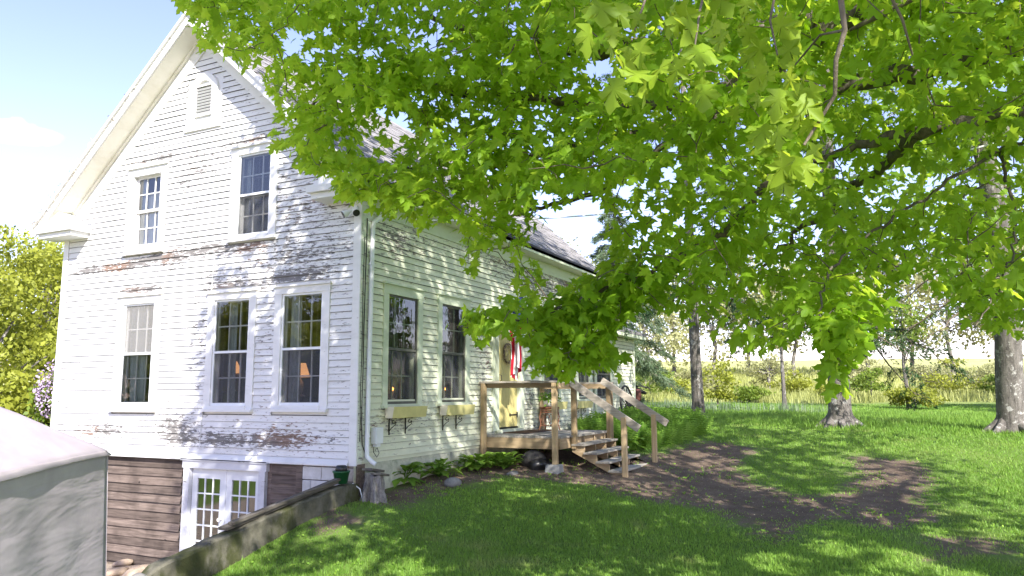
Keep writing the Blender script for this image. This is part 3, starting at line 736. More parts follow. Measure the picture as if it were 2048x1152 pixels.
# rectangular lower boards and arched head
v.box(-0.045, 0.0, a0, a1, z0, z0+0.09); v.box(-0.055, 0.0, a0-0.02, a1+0.02, z0-0.03, z0)
v.box(-0.04, 0.0, ym-ro, ym-ri, z0+0.09, zc_); v.box(-0.04, 0.0, ym+ri, ym+ro, z0+0.09, zc_)
for s in (-1, 1): v.box(-0.03, 0.0, ym+s*ro, ym+s*(a1-a0)/2*0.97, z0+0.09, zc_-0.05)
n = 14
for i in range(n):
    t0, t1 = math.pi*i/n, math.pi*(i+1)/n
    v.prism([(ym+ri*math.cos(t0), zc_+ri*math.sin(t0)), (ym+ro*math.cos(t0), zc_+ro*math.sin(t0)), (ym+ro*math.cos(t1), zc_+ro*math.sin(t1)), (ym+ri*math.cos(t1), zc_+ri*math.sin(t1))], 0, -0.05, 0.0)
vent = v.build('gable_vent', M['trim'], house)
b = MB(); b.box(-0.006, -0.002, ym-ri, ym+ri, z0+0.09, zc_+ri*0.8); b.build('backing', M['trim'], vent)
b = MB(); b.box(-0.009, -0.007, ym-0.19, ym+0.19, z0+0.26, zc_+0.10); b.build('opening', M['iron'], vent)  # solid black sheet; the shade inside the vent is put into its colour
for i in range(9):
    zz = z0+0.275+i*(zc_+0.10-z0-0.29)/8.5; b = MB(); b.bar((-0.024, ym-0.19, zz), (-0.024, ym+0.19, zz), 0.035, 0.010, (0.8, 0, 0.6)); b.build('louver', M['trim'], vent)
for s in (-1, 1):
    b = MB(); b.box(-0.042, -0.002, ym+s*0.19, ym+s*0.225, z0+0.22, zc_+0.13); b.build('frame', M['trim'], vent)
for zz in (z0+0.22, zc_+0.105):
    b = MB(); b.box(-0.041, -0.002, ym-0.189, ym+0.189, zz, zz+0.032); b.build('frame', M['trim'], vent)
# ---- front door
x0, x1, z0, z1 = DOOR
b = MB(); b.box(x0, 4.52, -0.04, 0.0, z0, 2.68); b.box(x0+0.05, 4.47, -0.052, -0.0405, z0+0.2, 2.5); dc = b.build('door_casing', M['trim_side'], house)
b = MB(); b.box(5.47, x1, -0.04, 0.0, z0, 2.68); b.build('door_casing', M['trim_side'], house)
b = MB(); b.box(x0-0.03, x1+0.03, -0.045, 0.0, 2.68, 2.92); b.box(x0-0.07, x1+0.07, -0.10, 0.0, 2.921, 2.97); b.build('door_head', M['trim_side'], house)
b = MB(); b.box(4.45, 5.55, -0.10, 0.02, 0.455, 0.525); b.build('threshold', M['trim_side'], house)
b = MB(); b.box(4.525, 5.465, 0.035, 0.07, 0.56, 2.655); door = b.build('front_door', M['yellow'], house)
w_ = 0.94/9
for i in range(9):
    b = MB(); b.box(4.525+i*w_+0.003, 4.525+(i+1)*w_-0.003, 0.02, 0.034, 0.565, 2.655); b.build('plank', M['yellow'], door)
b = MB(); b.box(4.525, 5.465, 0.0, 0.036, 0.526, 0.56); b.build('sweep', M['iron'], door)
for zz in (0.80, 2.35):
    b = MB(); b.box(5.15, 5.46, 0.008, 0.0195, zz-0.012, zz+0.012); b.prism([(5.15, zz), (5.12, zz+0.04), (5.08, zz), (5.12, zz-0.04)], 1, 0.008, 0.0195); b.box(5.435, 5.475, 0.004, 0.0195, zz-0.06, zz+0.06); b.build('strap_hinge', M['iron'], door)
b = MB(); b.tube([(4.60, 0.01, 1.62), (4.60, -0.05, 1.60), (4.60, -0.055, 1.50), (4.60, 0.01, 1.47)], 0.008, 6); b.build('handle', M['iron'], door)
# ---- basement french doors
a0, a1, z0, z1 = BDOOR
b = MB(); b.pbox('g', a0, a0+0.13, z0, z1-0.10, -0.03, 0.045); b.pbox('g', a1-0.13, a1, z0, z1-0.10, -0.03, 0.045); b.pbox('g', a0-0.03, a1+0.03, z1-0.10, z1+0.02, -0.03, 0.05); b.pbox('g', a0-0.05, a1+0.05, z1+0.021, z1+0.05, -0.03, 0.075)
b.build('door_frame', M['doorframe'], house)
la = a0+0.135; lb = a1-0.135; mid = (la+lb)/2
for (p, q) in ((la, mid-0.012), (mid+0.012, lb)):
    b = MB(); sl_ = 0.115; zt = z1-0.105; zb = z0+0.02; top_ = 0.16; bot_ = 0.22
    for r_ in ((p, p+sl_, zb, zt), (q-sl_, q, zb, zt), (p+sl_, q-sl_, zt-top_, zt), (p+sl_, q-sl_, zb, zb+bot_)): b.pbox('g', *r_, -0.07, -0.03)
    dr = b.build('french_door', M['doorwhite'], house)
    g0, g1, h0, h1 = p+sl_, q-sl_, zb+bot_, zt-top_
    mw = 0.022; nc, nr = 3, 5; cwid = (g1-g0-mw*(nc-1))/nc; rh = (h1-h0-mw*(nr-1))/nr
    for i in range(nc-1):
        aa = g0+(i+1)*cwid+i*mw; m_ = MB(); m_.pbox('g', aa, aa+mw, h0, h1, -0.062, -0.034); m_.build('muntin', M['doorwhite'], dr)
    for j_ in range(nr-1):
        zz = h0+(j_+1)*rh+j_*mw; m_ = MB(); m_.pbox('g', g0, g1, zz, zz+mw, -0.061, -0.035); m_.build('muntin', M['doorwhite'], dr)
    for i in range(nc):
        for j_ in range(nr): vis_pane('g', g0+i*(cwid+mw), g0+i*(cwid+mw)+cwid, h0+j_*(rh+mw), h0+j_*(rh+mw)+rh, -0.048, dr, M['glass2'])
b = MB(); b.pbox('g', mid-0.011, mid+0.011, z0+0.02, z1-0.105, -0.065, -0.018); b.build('astragal', M['doorwhite'], house)
b = MB(); b.tube([(0.03, mid+0.06, -0.72), (-0.02, mid+0.06, -0.72), (-0.045, mid+0.06, -0.72)], [0.012, 0.012, 0.028], 10); b.build('door_knob', M['peel'], house)
# ---- downspout, meter box, cables, floodlight
b = MB(); b.tube([(0.62, -EO+0.02, zc-0.10), (0.60, -EO+0.03, zc-0.2), (0.22, -0.075, 3.86), (0.20, -0.07, 3.74), (0.18, -0.07, 2.0), (0.165, -0.07, 0.42), (0.165, -0.075, 0.33), (0.19, -0.15, 0.25), (0.21, -0.20, 0.22)], 0.036, 8)
part('downspout', b, M['alum'])
for zz in (3.2, 1.9, 0.62):
    b = MB(); b.lathe([(0.045, -0.012), (0.045, 0.012)], (0.18 if zz > 1 else 0.168, -0.07, zz), 10); part('downspout_strap', b, M['alum'])
b = MB(); b.tube([(0.10, -0.035, 3.9)]+wob((0.10, -0.036, 3.7), (0.07, -0.036, 0.8), 8, 0.006)+[(0.09, -0.04, 0.5), (0.15, -0.05, 0.38)], 0.008, 5); part('cable', b, M['rubber'])
b = MB(); b.tube(wob((0.045, -0.034, 3.6), (0.035, -0.034, 0.55), 10, 0.004), 0.006, 5); part('cable', b, M['rubber'])
b = MB(); b.tube([(0.33, -0.06, 0.46), (0.33, -0.07, 0.38), (0.40, -0.08, 0.30), (0.47, -0.07, 0.36), (0.43, -0.06, 0.44), (0.38, -0.06, 0.40)], 0.005, 5); part('cable', b, M['rubber'])
b = MB(); b.tube(wob((-0.022, 3.02, 3.5), (-0.022, 3.14, 0.36), 8, 0.004), 0.006, 5); part('cable', b, M['trim'])
b = MB(); b.box(0.32, 0.50, -0.12, -0.018, 0.50, 0.74); mbx = part('meter_box', b, M['alum'], house, 0.006)
b = MB(); b.box(0.36, 0.46, -0.10, -0.03, 0.455, 0.499); b.build('conduit_hub', M['alum'], mbx)
b = MB(); b.lathe([(0.001, 0), (0.06, 0), (0.06, 0.03), (0.001, 0.03)], (0, 0, 0), 12); fl_ = None
fx = empty('floodlight', (-0.03, 0.08, 4.02)); tag(fx, 'white twin head security floodlight under the eave at house corner', 'floodlight')
b = MB(); b.tube([(-0.03, 0.08, 4.03), (-0.07, 0.08, 4.03)], 0.05, 12); b.build('mount_plate', M['alum'], fx)
for s in (-1, 1):
    c0 = np.array([-0.09, 0.08+s*0.03, 4.0]); d_ = np.array([-0.6, s*0.6, -0.5]); d_ /= np.linalg.norm(d_)
    b = MB(); b.tube([c0, c0+d_*0.05, c0+d_*0.13, c0+d_*0.15], [0.02, 0.035, 0.06, 0.06], 12); b.build('lamp_head', M['alum'], fx)
    b = MB(); b.tube([c0+d_*0.151, c0+d_*0.156], 0.054, 12); b.build('lens', M['rubber'], fx)
b = MB(); p0 = np.array([0.95, -0.30, 4.02]); p1 = at(2500, 130, 9.0); pts = [p0+(p1-p0)*u+np.array([0, 0, -2.2*u*(1-u)]) for u in np.linspace(0, 1, 20)]
b.tube(pts, 0.012, 5); tag(b.build('service_wire', M['alum']), 'thin pale overhead service wire running out from the eave', 'wire')
# ---- wing beyond the main block
WX0, WX1, WZ = L+0.02, 13.95, 3.0
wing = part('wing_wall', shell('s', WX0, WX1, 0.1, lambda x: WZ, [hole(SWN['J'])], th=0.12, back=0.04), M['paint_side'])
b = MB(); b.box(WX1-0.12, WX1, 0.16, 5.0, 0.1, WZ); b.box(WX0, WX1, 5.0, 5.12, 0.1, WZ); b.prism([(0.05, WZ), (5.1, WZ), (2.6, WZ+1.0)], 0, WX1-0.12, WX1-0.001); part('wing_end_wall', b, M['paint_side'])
b = MB(); b.prism([(-0.3, WZ+0.06), (2.6, WZ+1.15), (5.4, WZ+0.06), (5.4, WZ-0.02), (2.6, WZ+1.05), (-0.3, WZ-0.02)], 0, WX0, WX1+0.3); part('wing_roof', b, M['shingle'])
b = MB(); b.box(WX0, WX1+0.28, -0.29, 0.0, WZ-0.12, WZ-0.03); part('wing_soffit', b, M['trim_side'])
b = MB(); b.box(WX1-0.1, WX1+0.012, 0.005, 0.04, 0.1, WZ-0.12); part('corner_board', b, M['trim_side'])
z = 0.28
while z < WZ-0.2:
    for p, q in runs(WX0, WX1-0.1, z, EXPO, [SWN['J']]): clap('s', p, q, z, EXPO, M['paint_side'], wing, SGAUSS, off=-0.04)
    z += EXPO
WIN['J'] = window('s', 'J', SWN['J'], M['trim_side'], 0.12, 0.14, 0.06, M['darkframe'], cols=3)
b = MB(); b.tube([(10.12, -0.06, 2.9), (10.12, -0.06, 0.3)], 0.035, 8); part('downspout', b, M['trim_side'])

# ================================================================== deck and stairs
DZ = 0.455; DX0, DX1, DY = 3.80, 6.46, -1.66
deck = empty('porch_deck', (DX0, DY, -0.2)); tag(deck, 'small weathered wooden porch deck with railing and steps at yellow door', 'deck')
def dp(name, mb, mat, bevel=0.004): return mb.build(name, mat, deck, bevel)
y = DY; bw = 0.138
while y < -0.05:
    b = MB(); b.box(DX0+0.005, DX1, y, min(y+bw-0.006, -0.045), DZ-0.034, DZ+random.uniform(-0.002, 0.002)); dp('deck_board', b, M['greywood_x']); y += bw
b = MB(); b.box(DX0, DX0+0.04, DY+0.02, -0.05, DZ-0.225, DZ-0.036); dp('rim_joist', b, M['ptwood_y'])
b = MB(); b.box(DX1-0.04, DX1, DY+0.02, -0.05, DZ-0.225, DZ-0.036); dp('rim_joist', b, M['ptwood_y'])
b = MB(); b.box(DX0+0.041, DX1-0.041, DY+0.02, DY+0.06, DZ-0.225, DZ-0.036); dp('rim_joist', b, M['ptwood_x'])
for x in (4.4, 4.95, 5.5, 6.0):
    b = MB(); b.box(x, x+0.04, DY+0.061, -0.05, DZ-0.2, DZ-0.036); dp('joist', b, M['ptwood_y'])
RZ = 1.46
def post(x, y, z0, z1, w=0.092, d=0.092):
    b = MB(); b.box(x-w/2, x+w/2, y-d/2, y+d/2, z0, z1); return dp('post', b, M['ptwood_z'], 0.006)
post(DX0-0.05, -0.10, float(hgt(DX0, -0.2))-0.05, RZ-0.03)
post(DX0-0.05, DY+0.10, -0.03, RZ-0.03)
post(4.33, DY-0.05, 0.21, RZ-0.05)
post(DX1-0.02, DY-0.05, 0.21, RZ-0.03, 0.092, 0.092); post(DX1-0.115, DY-0.045, 0.26, RZ-0.06, 0.092, 0.09)
post(DX1+0.05, -0.10, 0.1, RZ-0.03)
b = MB(); b.prism([(DX0-0.21, -0.20), (DX0+0.11, -0.20), (DX0+0.05, -0.03), (DX0-0.15, -0.03)], 1, DY-0.01, DY+0.25); dp('pier_block', b, M['pier'], 0.012)
# horizontal rails
b = MB(); b.box(DX0-0.098, DX0-0.002, DY+0.03, -0.03, RZ-0.028, RZ+0.006); dp('rail_cap', b, M['greywood_y'])
b = MB(); b.box(DX0-0.004+0.001, DX0+0.034, DY+0.05, -0.06, RZ-0.12, RZ-0.03); dp('rail', b, M['ptwood_y'])
b = MB(); b.box(DX0-0.1, 4.42, DY-0.002, DY+0.028, RZ-0.12, RZ-0.03); dp('rail', b, M['ptwood_x'])
b = MB(); b.box(DX1+0.002, DX1+0.098, DY-0.10, -0.03, RZ-0.028, RZ+0.006); dp('rail_cap', b, M['greywood_y'])
b = MB(); b.box(DX1-0.035, DX1+0.002, DY-0.0, -0.06, RZ-0.13, RZ-0.03); dp('rail', b, M['ptwood_y'])
# stairs: four treads below the deck
SX0, SX1 = 4.30, 6.18; RISE, RUN = 0.152, 0.235
ys = DY-0.01
tz = [DZ-RISE*(i+1) for i in range(4)]; ty = [ys-RUN*(i+1) for i in range(4)]
for i in range(4):
    for h in (0, 1):
        b = MB(); b.box(SX0-0.03, SX1+0.03, ty[i]-0.03+h*0.137, ty[i]-0.03+h*0.137+0.131, tz[i]-0.036, tz[i]); dp('tread', b, M['greywood_x'])
for h in (0,):
    b = MB(); b.box(SX0-0.03, SX1+0.03, ys-0.03, ys+0.012, DZ-0.036, DZ+0.002); dp('tread', b, M['greywood_x'])
for x in (SX0+0.02, SX0+0.62, SX0+1.22, SX1-0.06):
    P_ = [(ys+0.005, DZ-0.04)]
    zt = DZ-0.04
    for i in range(4):
        P_ += [(ys-RUN*i-0.005 if i else ys-0.01, tz[i]-0.04)] if i else [(ys-0.012, tz[0]-0.04)]
        P_ += [(ys-RUN*(i+1), tz[i]-0.04)]
    gz = float(hgt(x, ty[3]))-0.03
    P_ += [(ys-RUN*4, gz), (ys-RUN*3.55, gz), (ys+0.005, DZ-0.30)]
    b = MB(); b.prism(P_, 0, x, x+0.04); dp('stringer', b, M['ptwood_y'], 0)
gz6 = float(hgt(SX0, -2.7)); gz7 = float(hgt(SX1, -2.7))
post(SX0-0.05, -2.70, gz6-0.03, 0.80); post(SX1+0.05, -2.70, gz7-0.03, 0.80)
b = MB(); b.bar((SX0-0.05, DY-0.03, 1.44), (SX0-0.05, -2.98, 0.60), 0.04, 0.14, (0, 0.5, 1)); dp('stair_rail', b, M['greywood_y'])
b = MB(); b.bar((SX1+0.05, DY+0.06, 1.50), (SX1+0.05, -2.98, 0.62), 0.04, 0.14, (0, 0.5, 1)); dp('stair_rail', b, M['greywood_y'])

# ---- things on and around the deck
b = MB(); b.box(4.55, 5.95, -0.62, -0.10, DZ+0.003, DZ+0.018); tag(b.build('door_mat', M['mat'], None, 0.004), 'dark brown mat lying on deck before yellow door', 'mat')
# plant stand
SXc, SYc = 6.02, -0.48
ps = empty('plant_stand', (SXc, SYc, DZ)); tag(ps, 'reddish brown bent cane plant stand on the deck', 'plant stand')
SH = 0.46
for dx, dy in ((-1, -1), (1, -1), (-1, 1), (1, 1)):
    b = MB(); b.tube([(SXc+dx*0.13, SYc+dy*0.13, DZ+SH), (SXc+dx*0.16, SYc+dy*0.16, DZ+SH*0.6), (SXc+dx*0.14, SYc+dy*0.14, DZ+SH*0.3), (SXc+dx*0.17, SYc+dy*0.17, DZ)], 0.014, 7); b.build('leg', M['wicker'], ps)
b = MB(); b.lathe([(0.0, 0.0), (0.20, 0.0), (0.215, 0.012), (0.215, 0.03), (0.2, 0.035), (0.0, 0.035)], (SXc, SYc, DZ+SH), 20); b.build('top', M['wicker'], ps)
for zz in (0.0, -0.035, -0.07):
    b = MB(); b.tube([(SXc+0.195*math.cos(a), SYc+0.195*math.sin(a), DZ+SH+zz-0.01) for a in np.linspace(0, 2*math.pi, 21)], 0.011, 6); b.build('band', M['wicker'], ps)
for k_, (ux, uy) in enumerate(((1, 0), (-1, 0), (0, 1), (0, -1))):
    b = MB(); cx, cy = SXc+ux*0.15, SYc+uy*0.15
    b.tube([(cx+(-uy)*0.085*math.cos(a), cy+ux*0.085*math.cos(a), DZ+0.22+0.12*math.sin(a)) for a in np.linspace(0, 2*math.pi, 17)], 0.008, 5); b.build('hoop', M['wicker'], ps)
b = MB(); b.tube([(SXc-0.14, SYc-0.14, DZ+0.1), (SXc+0.14, SYc+0.14, DZ+0.1)], 0.01, 5); b.tube([(SXc+0.14, SYc-0.14, DZ+0.1), (SXc-0.14, SYc+0.14, DZ+0.1)], 0.01, 5); b.build('cross_brace', M['wicker'], ps)
def leafblades(pts, dirs, ups, ln, wd, tint, curl=0.25, seg=3):
    """elongated pointed leaves as strips; returns V,F(tri),tint"""
    V = []; Fz = []; T = []
    for p, d, u, l_, w_, ti in zip(pts, dirs, ups, ln, wd, tint):
        d = d/np.linalg.norm(d); s = np.cross(d, u); s /= (np.linalg.norm(s)+1e-9); nrm = np.cross(s, d)
        b0 = len(V); prof = [0.25, 1.0, 0.85, 0.0] if seg == 3 else [0.3, 1.0, 0.0]
        for i, pr in enumerate(prof):
            t_ = i/(len(prof)-1); c = p+d*l_*t_-nrm*0-np.array([0, 0, curl*l_*t_*t_])
            if pr == 0: V.append(c)
            else:
                V.append(c-s*w_*pr/2+nrm*w_*0.12); V.append(c+nrm*0-0*s); V.append(c+s*w_*pr/2+nrm*w_*0.12)
        k = len(prof)-1
        for i in range(k-1):
            a = b0+i*3
            Fz += [(a, a+1, a+4), (a, a+4, a+3), (a+1, a+2, a+5), (a+1, a+5, a+4)]
        a = b0+(k-1)*3; Fz += [(a, a+1, a+3), (a+1, a+2, a+3)]
        T += [ti]*(len(V)-b0)
    return np.array(V), np.array(Fz), np.array(T)
pp = empty('potted_plant', (SXc, SYc, DZ+SH+0.036)); tag(pp, 'leafy green plant in white pot on cane stand', 'potted plant')
zp = DZ+SH+0.037
b = MB(); b.lathe([(0.0, 0.0), (0.085, 0.0), (0.12, 0.05), (0.13, 0.12), (0.135, 0.13), (0.12, 0.13), (0.11, 0.10), (0.0, 0.10)], (SXc, SYc, zp), 20); b.build('pot', M['ceramic'], pp)
N = 150; A = rng.uniform(0, 2*np.pi, N); R_ = rng.uniform(0.02, 0.22, N); H = rng.uniform(0.02, 0.24, N)*(1-R_*1.6)
pts = np.stack([SXc+R_*np.cos(A), SYc+R_*np.sin(A), zp+0.11+H-np.clip(R_-0.15, 0, 1)*1.2], 1); dr = np.stack([np.cos(A), np.sin(A), rng.uniform(-0.4, 0.6, N)], 1)
V, Fz, T = leafblades(pts, dr, np.tile([0, 0, 1.0], (N, 1))+rng.normal(0, .3, (N, 3)), rng.uniform(.07, .12, N), rng.uniform(.035, .06, N), rng.uniform(0, .7, N))
link('foliage', npmesh('foliage', V, Fz, {'tint': T}), M['hosta'], pp)
# wreath
wr = empty('wreath', (4.99, -0.02, 2.05)); tag(wr, 'dried flower wreath hanging on yellow door', 'wreath')
b = MB(); b.tube([(4.99+0.19*math.cos(a), -0.012, 2.06+0.19*math.sin(a)) for a in np.linspace(0, 2*math.pi, 25)], 0.025, 6); b.build('twig_ring', M['twig'], wr)
N = 420; A = rng.uniform(0, 2*np.pi, N); R_ = rng.normal(0.19, 0.045, N)
pts = np.stack([4.99+R_*np.cos(A), -0.02-rng.uniform(0, .06, N), 2.06+R_*np.sin(A)], 1); dr = rng.normal(0, 1, (N, 3)); dr[:, 1] -= 0.4
V, Fz, T = leafblades(pts, dr, rng.normal(0, 1, (N, 3)), rng.uniform(.02, .05, N), rng.uniform(.012, .025, N), rng.uniform(0, 1, N), 0.1, 2)
link('dried_flowers', npmesh('dried_flowers', V, Fz, {'tint': T}), M['dryflower'], wr)
# flag hanging from an angled pole
fg = empty('flag', (4.42, -0.02, 2.62)); tag(fg, 'red and white striped flag hanging from angled pole beside yellow door', 'flag')
fp0 = np.array([4.42, -0.045, 2.60]); fp1 = np.array([4.42, -0.90, 3.42])
pe = onplane(1049, 582, 0, 4.42); fp1 = np.array([4.42, pe[1], pe[2]])
b = MB(); b.tube([fp0, fp1], 0.013, 8); b.build('pole', M['greywood_y'], fg)
b = MB(); b.lathe([(0.0, -0.03), (0.022, -0.015), (0.026, 0.0), (0.02, 0.018), (0.0, 0.026)], tuple(fp1), 12); b.build('finial', M['iron'], fg)
b = MB(); b.box(4.37, 4.47, -0.06, -0.041, 2.50, 2.68); b.tube([(4.42, -0.055, 2.58), tuple(fp0+(fp1-fp0)*0.12)], 0.02, 8); b.build('bracket', M['iron'], fg)
ns, nt_ = 26, 30; V = []; Fz = []; mi = []
for i in range(ns+1):
    for j_ in range(nt_+1):
        s = i/ns; t_ = j_/nt_                      # s: along the hoist from pole tip inward, t: along the fly
        hp = fp1+(fp0-fp1)*(0.06+0.88*s*0.86)
        c = sstep(0.04, 0.55, t_)
        yy = hp[1]*(1-0.62*c)+(-0.58)*0.62*c
        drop = 1.42*t_*(1-0.12*s)
        zz = hp[2]-drop*(0.75+0.25*c)-0.03*math.sin(3*s+4*t_)*c
        amp = 0.03+0.09*c
        xx = 4.42-0.03+amp*math.sin(2*math.pi*(2.1*s+0.15*t_)+0.8)+0.02*math.sin(9*t_+3*s)
        yy += 0.05*c*math.sin(2*math.pi*(1.6*s)+1.0)
        zz = max(zz, 1.47+0.10*abs(math.sin(7*s)))
        V.append((xx, yy, zz))
for i in range(ns):
    for j_ in range(nt_):
        a = i*(nt_+1)+j_; Fz.append((a, a+nt_+1, a+nt_+2, a+1))
        stripe = i//2
        mi.append(2 if (stripe < 7 and j_ < nt_*0.4) else (0 if stripe % 2 == 0 else 1))
me = npmesh('cloth', V, Fz, None, True, mi); fo = link('cloth', me, [M['red'], M['white'], M['blue']], fg)
# ---- window boxes with scroll brackets
def wbox(a0, a1, label, y1=-0.19):
    w = empty('window_box', (a0, -0.05, 0.88)); tag(w, label, 'window box', 'window boxes on the long wall')
    z0, z1 = 0.868, 1.042; y0 = -0.04
    b = MB(); b.add([(a0, y1-0.03, z1), (a1, y1-0.03, z1), (a1, y1, z0), (a0, y1, z0), (a0, y1-0.012, z1), (a1, y1-0.012, z1), (a1, y1+0.018, z0), (a0, y1+0.018, z0)], [(0,3,2,1),(4,5,6,7),(0,1,5,4),(2,3,7,6),(1,2,6,5),(3,0,4,7)]); b.build('front_board', M['boxyellow'], w)
    for x in (a0, a1):
        s = 1 if x == a0 else -1
        b = MB(); b.prism([(y0, z0), (y0, z1), (y1-0.0115, z1), (y1+0.019, z0)], 0, x+s*0.0005, x+s*0.018); b.build('end_board', M['boxcream'], w)
    b = MB(); b.box(a0+0.019, a1-0.019, y1+0.02, y0, z0+0.002, z0+0.02); b.build('bottom_board', M['boxyellow'], w)
    b = MB(); b.box(a0+0.019, a1-0.019, y0-0.018, y0, z0+0.021, z1); b.build('back_board', M['boxyellow'], w)
    b = MB(); b.box(a0+0.02, a1-0.02, y1+0.0, y0-0.02, z1-0.05, z1-0.035); b.build('soil', M['mat'], w)
    for x in (a0+(a1-a0)*0.14, a0+(a1-a0)*0.62):
        b = MB(); b.box(x-0.01, x+0.01, -0.032, -0.02, z0-0.26, z0+0.0); b.box(x-0.01, x+0.01, y1+0.03, -0.033, z0-0.014, z0-0.002)
        P_ = []
        for k in range(26):
            u = k/25; a = u*2.2*math.pi; r_ = 0.042*(1-0.6*u)
            P_.append((x, -0.105-r_*math.sin(a)*1.0+0.0, z0-0.055+r_*math.cos(a)))
        tail = [(x, -0.03, z0-0.2), (x, -0.07, z0-0.15), (x, -0.145, z0-0.10)]
        b.tube(tail+P_[5:], 0.006, 5); b.build('bracket', M['iron'], w)
wbox(0.65, 1.58, 'yellow window box under the window nearest the downspout')
wbox(2.25, 3.20, 'yellow window box under window just left of the deck')
wbox(6.58, 7.75, 'yellow window box under the window right of yellow door')
wbox(8.50, 9.50, 'yellow window box under farthest window of the main house wall')
# ---- inside the windows: curtains, lamps, candles
def curtain(pl, a0, a1, z0, z1, n, label, pinch=0.0, mat=None):
    V = []; Fz = []; na, nz_ = 22, 10
    for j_ in range(nz_+1):
        t_ = j_/nz_
        for i in range(na+1):
            u = i/na; aa = a0+(a1-a0)*(u*(1-pinch*(1-t_))); nn = n+0.018*math.sin(u*14+1.3*math.sin(t_*2))*(0.5+0.5*t_)
            zz = z0+(z1-z0)*t_; V.append((-nn, aa, zz) if pl == 'g' else (aa, -nn, zz))
    for j_ in range(nz_):
        for i in range(na): a = j_*(na+1)+i; Fz.append((a, a+1, a+na+2, a+na+1))
    o = link('curtain', npmesh('curtain', V, Fz, None, True), mat or M['sheer']); sm = o.modifiers.new('cloth', 'SOLIDIFY'); sm.thickness = 0.004
    tag(o, label, 'curtain', 'curtains inside the windows'); return o
def wo_(k): return WIN[k]['o']
o0, o1, zb, zt, zm = wo_('D'); curtain('g', o1-0.36, o1-0.16, zb+0.02, zt, -0.16, 'white curtain inside the middle lower gable window', 0.2)
o0, o1, zb, zt, zm = wo_('E'); curtain('g', o1-0.27, o1-0.05, zb+0.02, zt, -0.16, 'white curtain in lower gable window nearest the house corner', -0.05)
o0, o1, zb, zt, zm = wo_('C'); curtain('g', o1-0.44, o1+0.03, zb+0.02, zt, -0.15, 'white curtain on left side of leftmost lower window', 0.25); curtain('g', o0-0.02, o0+0.16, zb+0.9, zt, -0.15, 'white curtain on right side of leftmost lower window', 0.2)
o0, o1, zb, zt, zm = wo_('A'); curtain('g', o1-0.16, o1+0.02, zm, zt, -0.15, 'white curtain inside the upper left gable window', 0.2)
b = MB(); b.pbox('g', o0+0.01, o1-0.01, zb+0.01, zm+0.0, -0.135, -0.128); b.build('blind', M['shade'], WIN['A']['obj'])
b = MB(); b.pbox('g', o0+0.16, o1-0.22, zm+0.01, zm+0.36, -0.125, -0.12); tag(b.build('paper_sheet', M['shade']), 'pale card behind upper panes of upper left gable window', 'card')
o0, o1, zb, zt, zm = wo_('B'); curtain('g', o1-0.14, o1+0.03, zb+0.02, zt, -0.15, 'white curtain inside the upper right gable window', 0.1)
def lamp(px, py, xd, label):
    p = onplane(px, py, 0, xd); l_ = empty('table_lamp', (p[0], p[1], p[2]-0.42)); tag(l_, label, 'lamp', 'lit lamps inside the lower gable windows')
    c = tuple(p)
    b = MB(); b.lathe([(0.16, -0.10), (0.085, 0.13)], c, 20); b.build('lamp_shade', M['lampshade'], l_)
    b = MB(); b.lathe([(0.0, -0.42), (0.09, -0.42), (0.09, -0.40), (0.03, -0.38), (0.06, -0.28), (0.05, -0.18), (0.015, -0.14), (0.015, -0.02)], c, 14); b.build('base', M['ceramic'], l_)
    b = MB(); b.box(p[0]-0.3, p[0]+0.3, p[1]-0.3, p[1]+0.3, p[2]-0.46, p[2]-0.423); tb = b.build('side_table', M['floorin']); 
    for sx in (-0.27, 0.27):
        for sy in (-0.27, 0.27): q_ = MB(); q_.box(p[0]+sx-0.02, p[0]+sx+0.02, p[1]+sy-0.02, p[1]+sy+0.02, 0.451, p[2]-0.461); q_.build('leg', M['floorin'], tb)
    tag(tb, 'dark wooden side table'+label.split('lamp')[1], 'table')
lamp(601, 742, 0.75, 'lit orange lamp behind the lower window nearest the corner')
lamp(465, 736, 1.15, 'lit orange lamp behind the middle lower gable window')
for (px, py, wkey, lb) in ((785, 778, 'F', 'small electric candle glowing in window nearest the downspout'), (889, 778, 'G', 'small electric candle glowing in window left of deck')):
    p = onplane(px, py, 1, 0.13); ce = empty('candle', (p[0], p[1], p[2]-0.2)); tag(ce, lb, 'candle', 'electric candles in the windows')
    b = MB(); b.lathe([(0.0, -0.028), (0.017, -0.015), (0.021, 0.004), (0.012, 0.022), (0.0, 0.032)], tuple(p), 10); b.build('bulb', M['bulb'], ce)
    b = MB(); b.lathe([(0.0, -0.16), (0.045, -0.16), (0.045, -0.145), (0.013, -0.14), (0.013, -0.03)], tuple(p), 10); b.build('stick', M['boxcream'], ce)
o0, o1, zb, zt, zm = wo_('F'); curtain('s', o0, o0+0.62, zb, zt, -0.24, 'grey sheer curtain in window nearest the downspout', 0.0, M['greysheer'])
o0, o1, zb, zt, zm = wo_('G'); curtain('s', o0+0.1, o1, zb, zt, -0.24, 'grey sheer curtain in window left of the deck', 0.0, M['greysheer'])

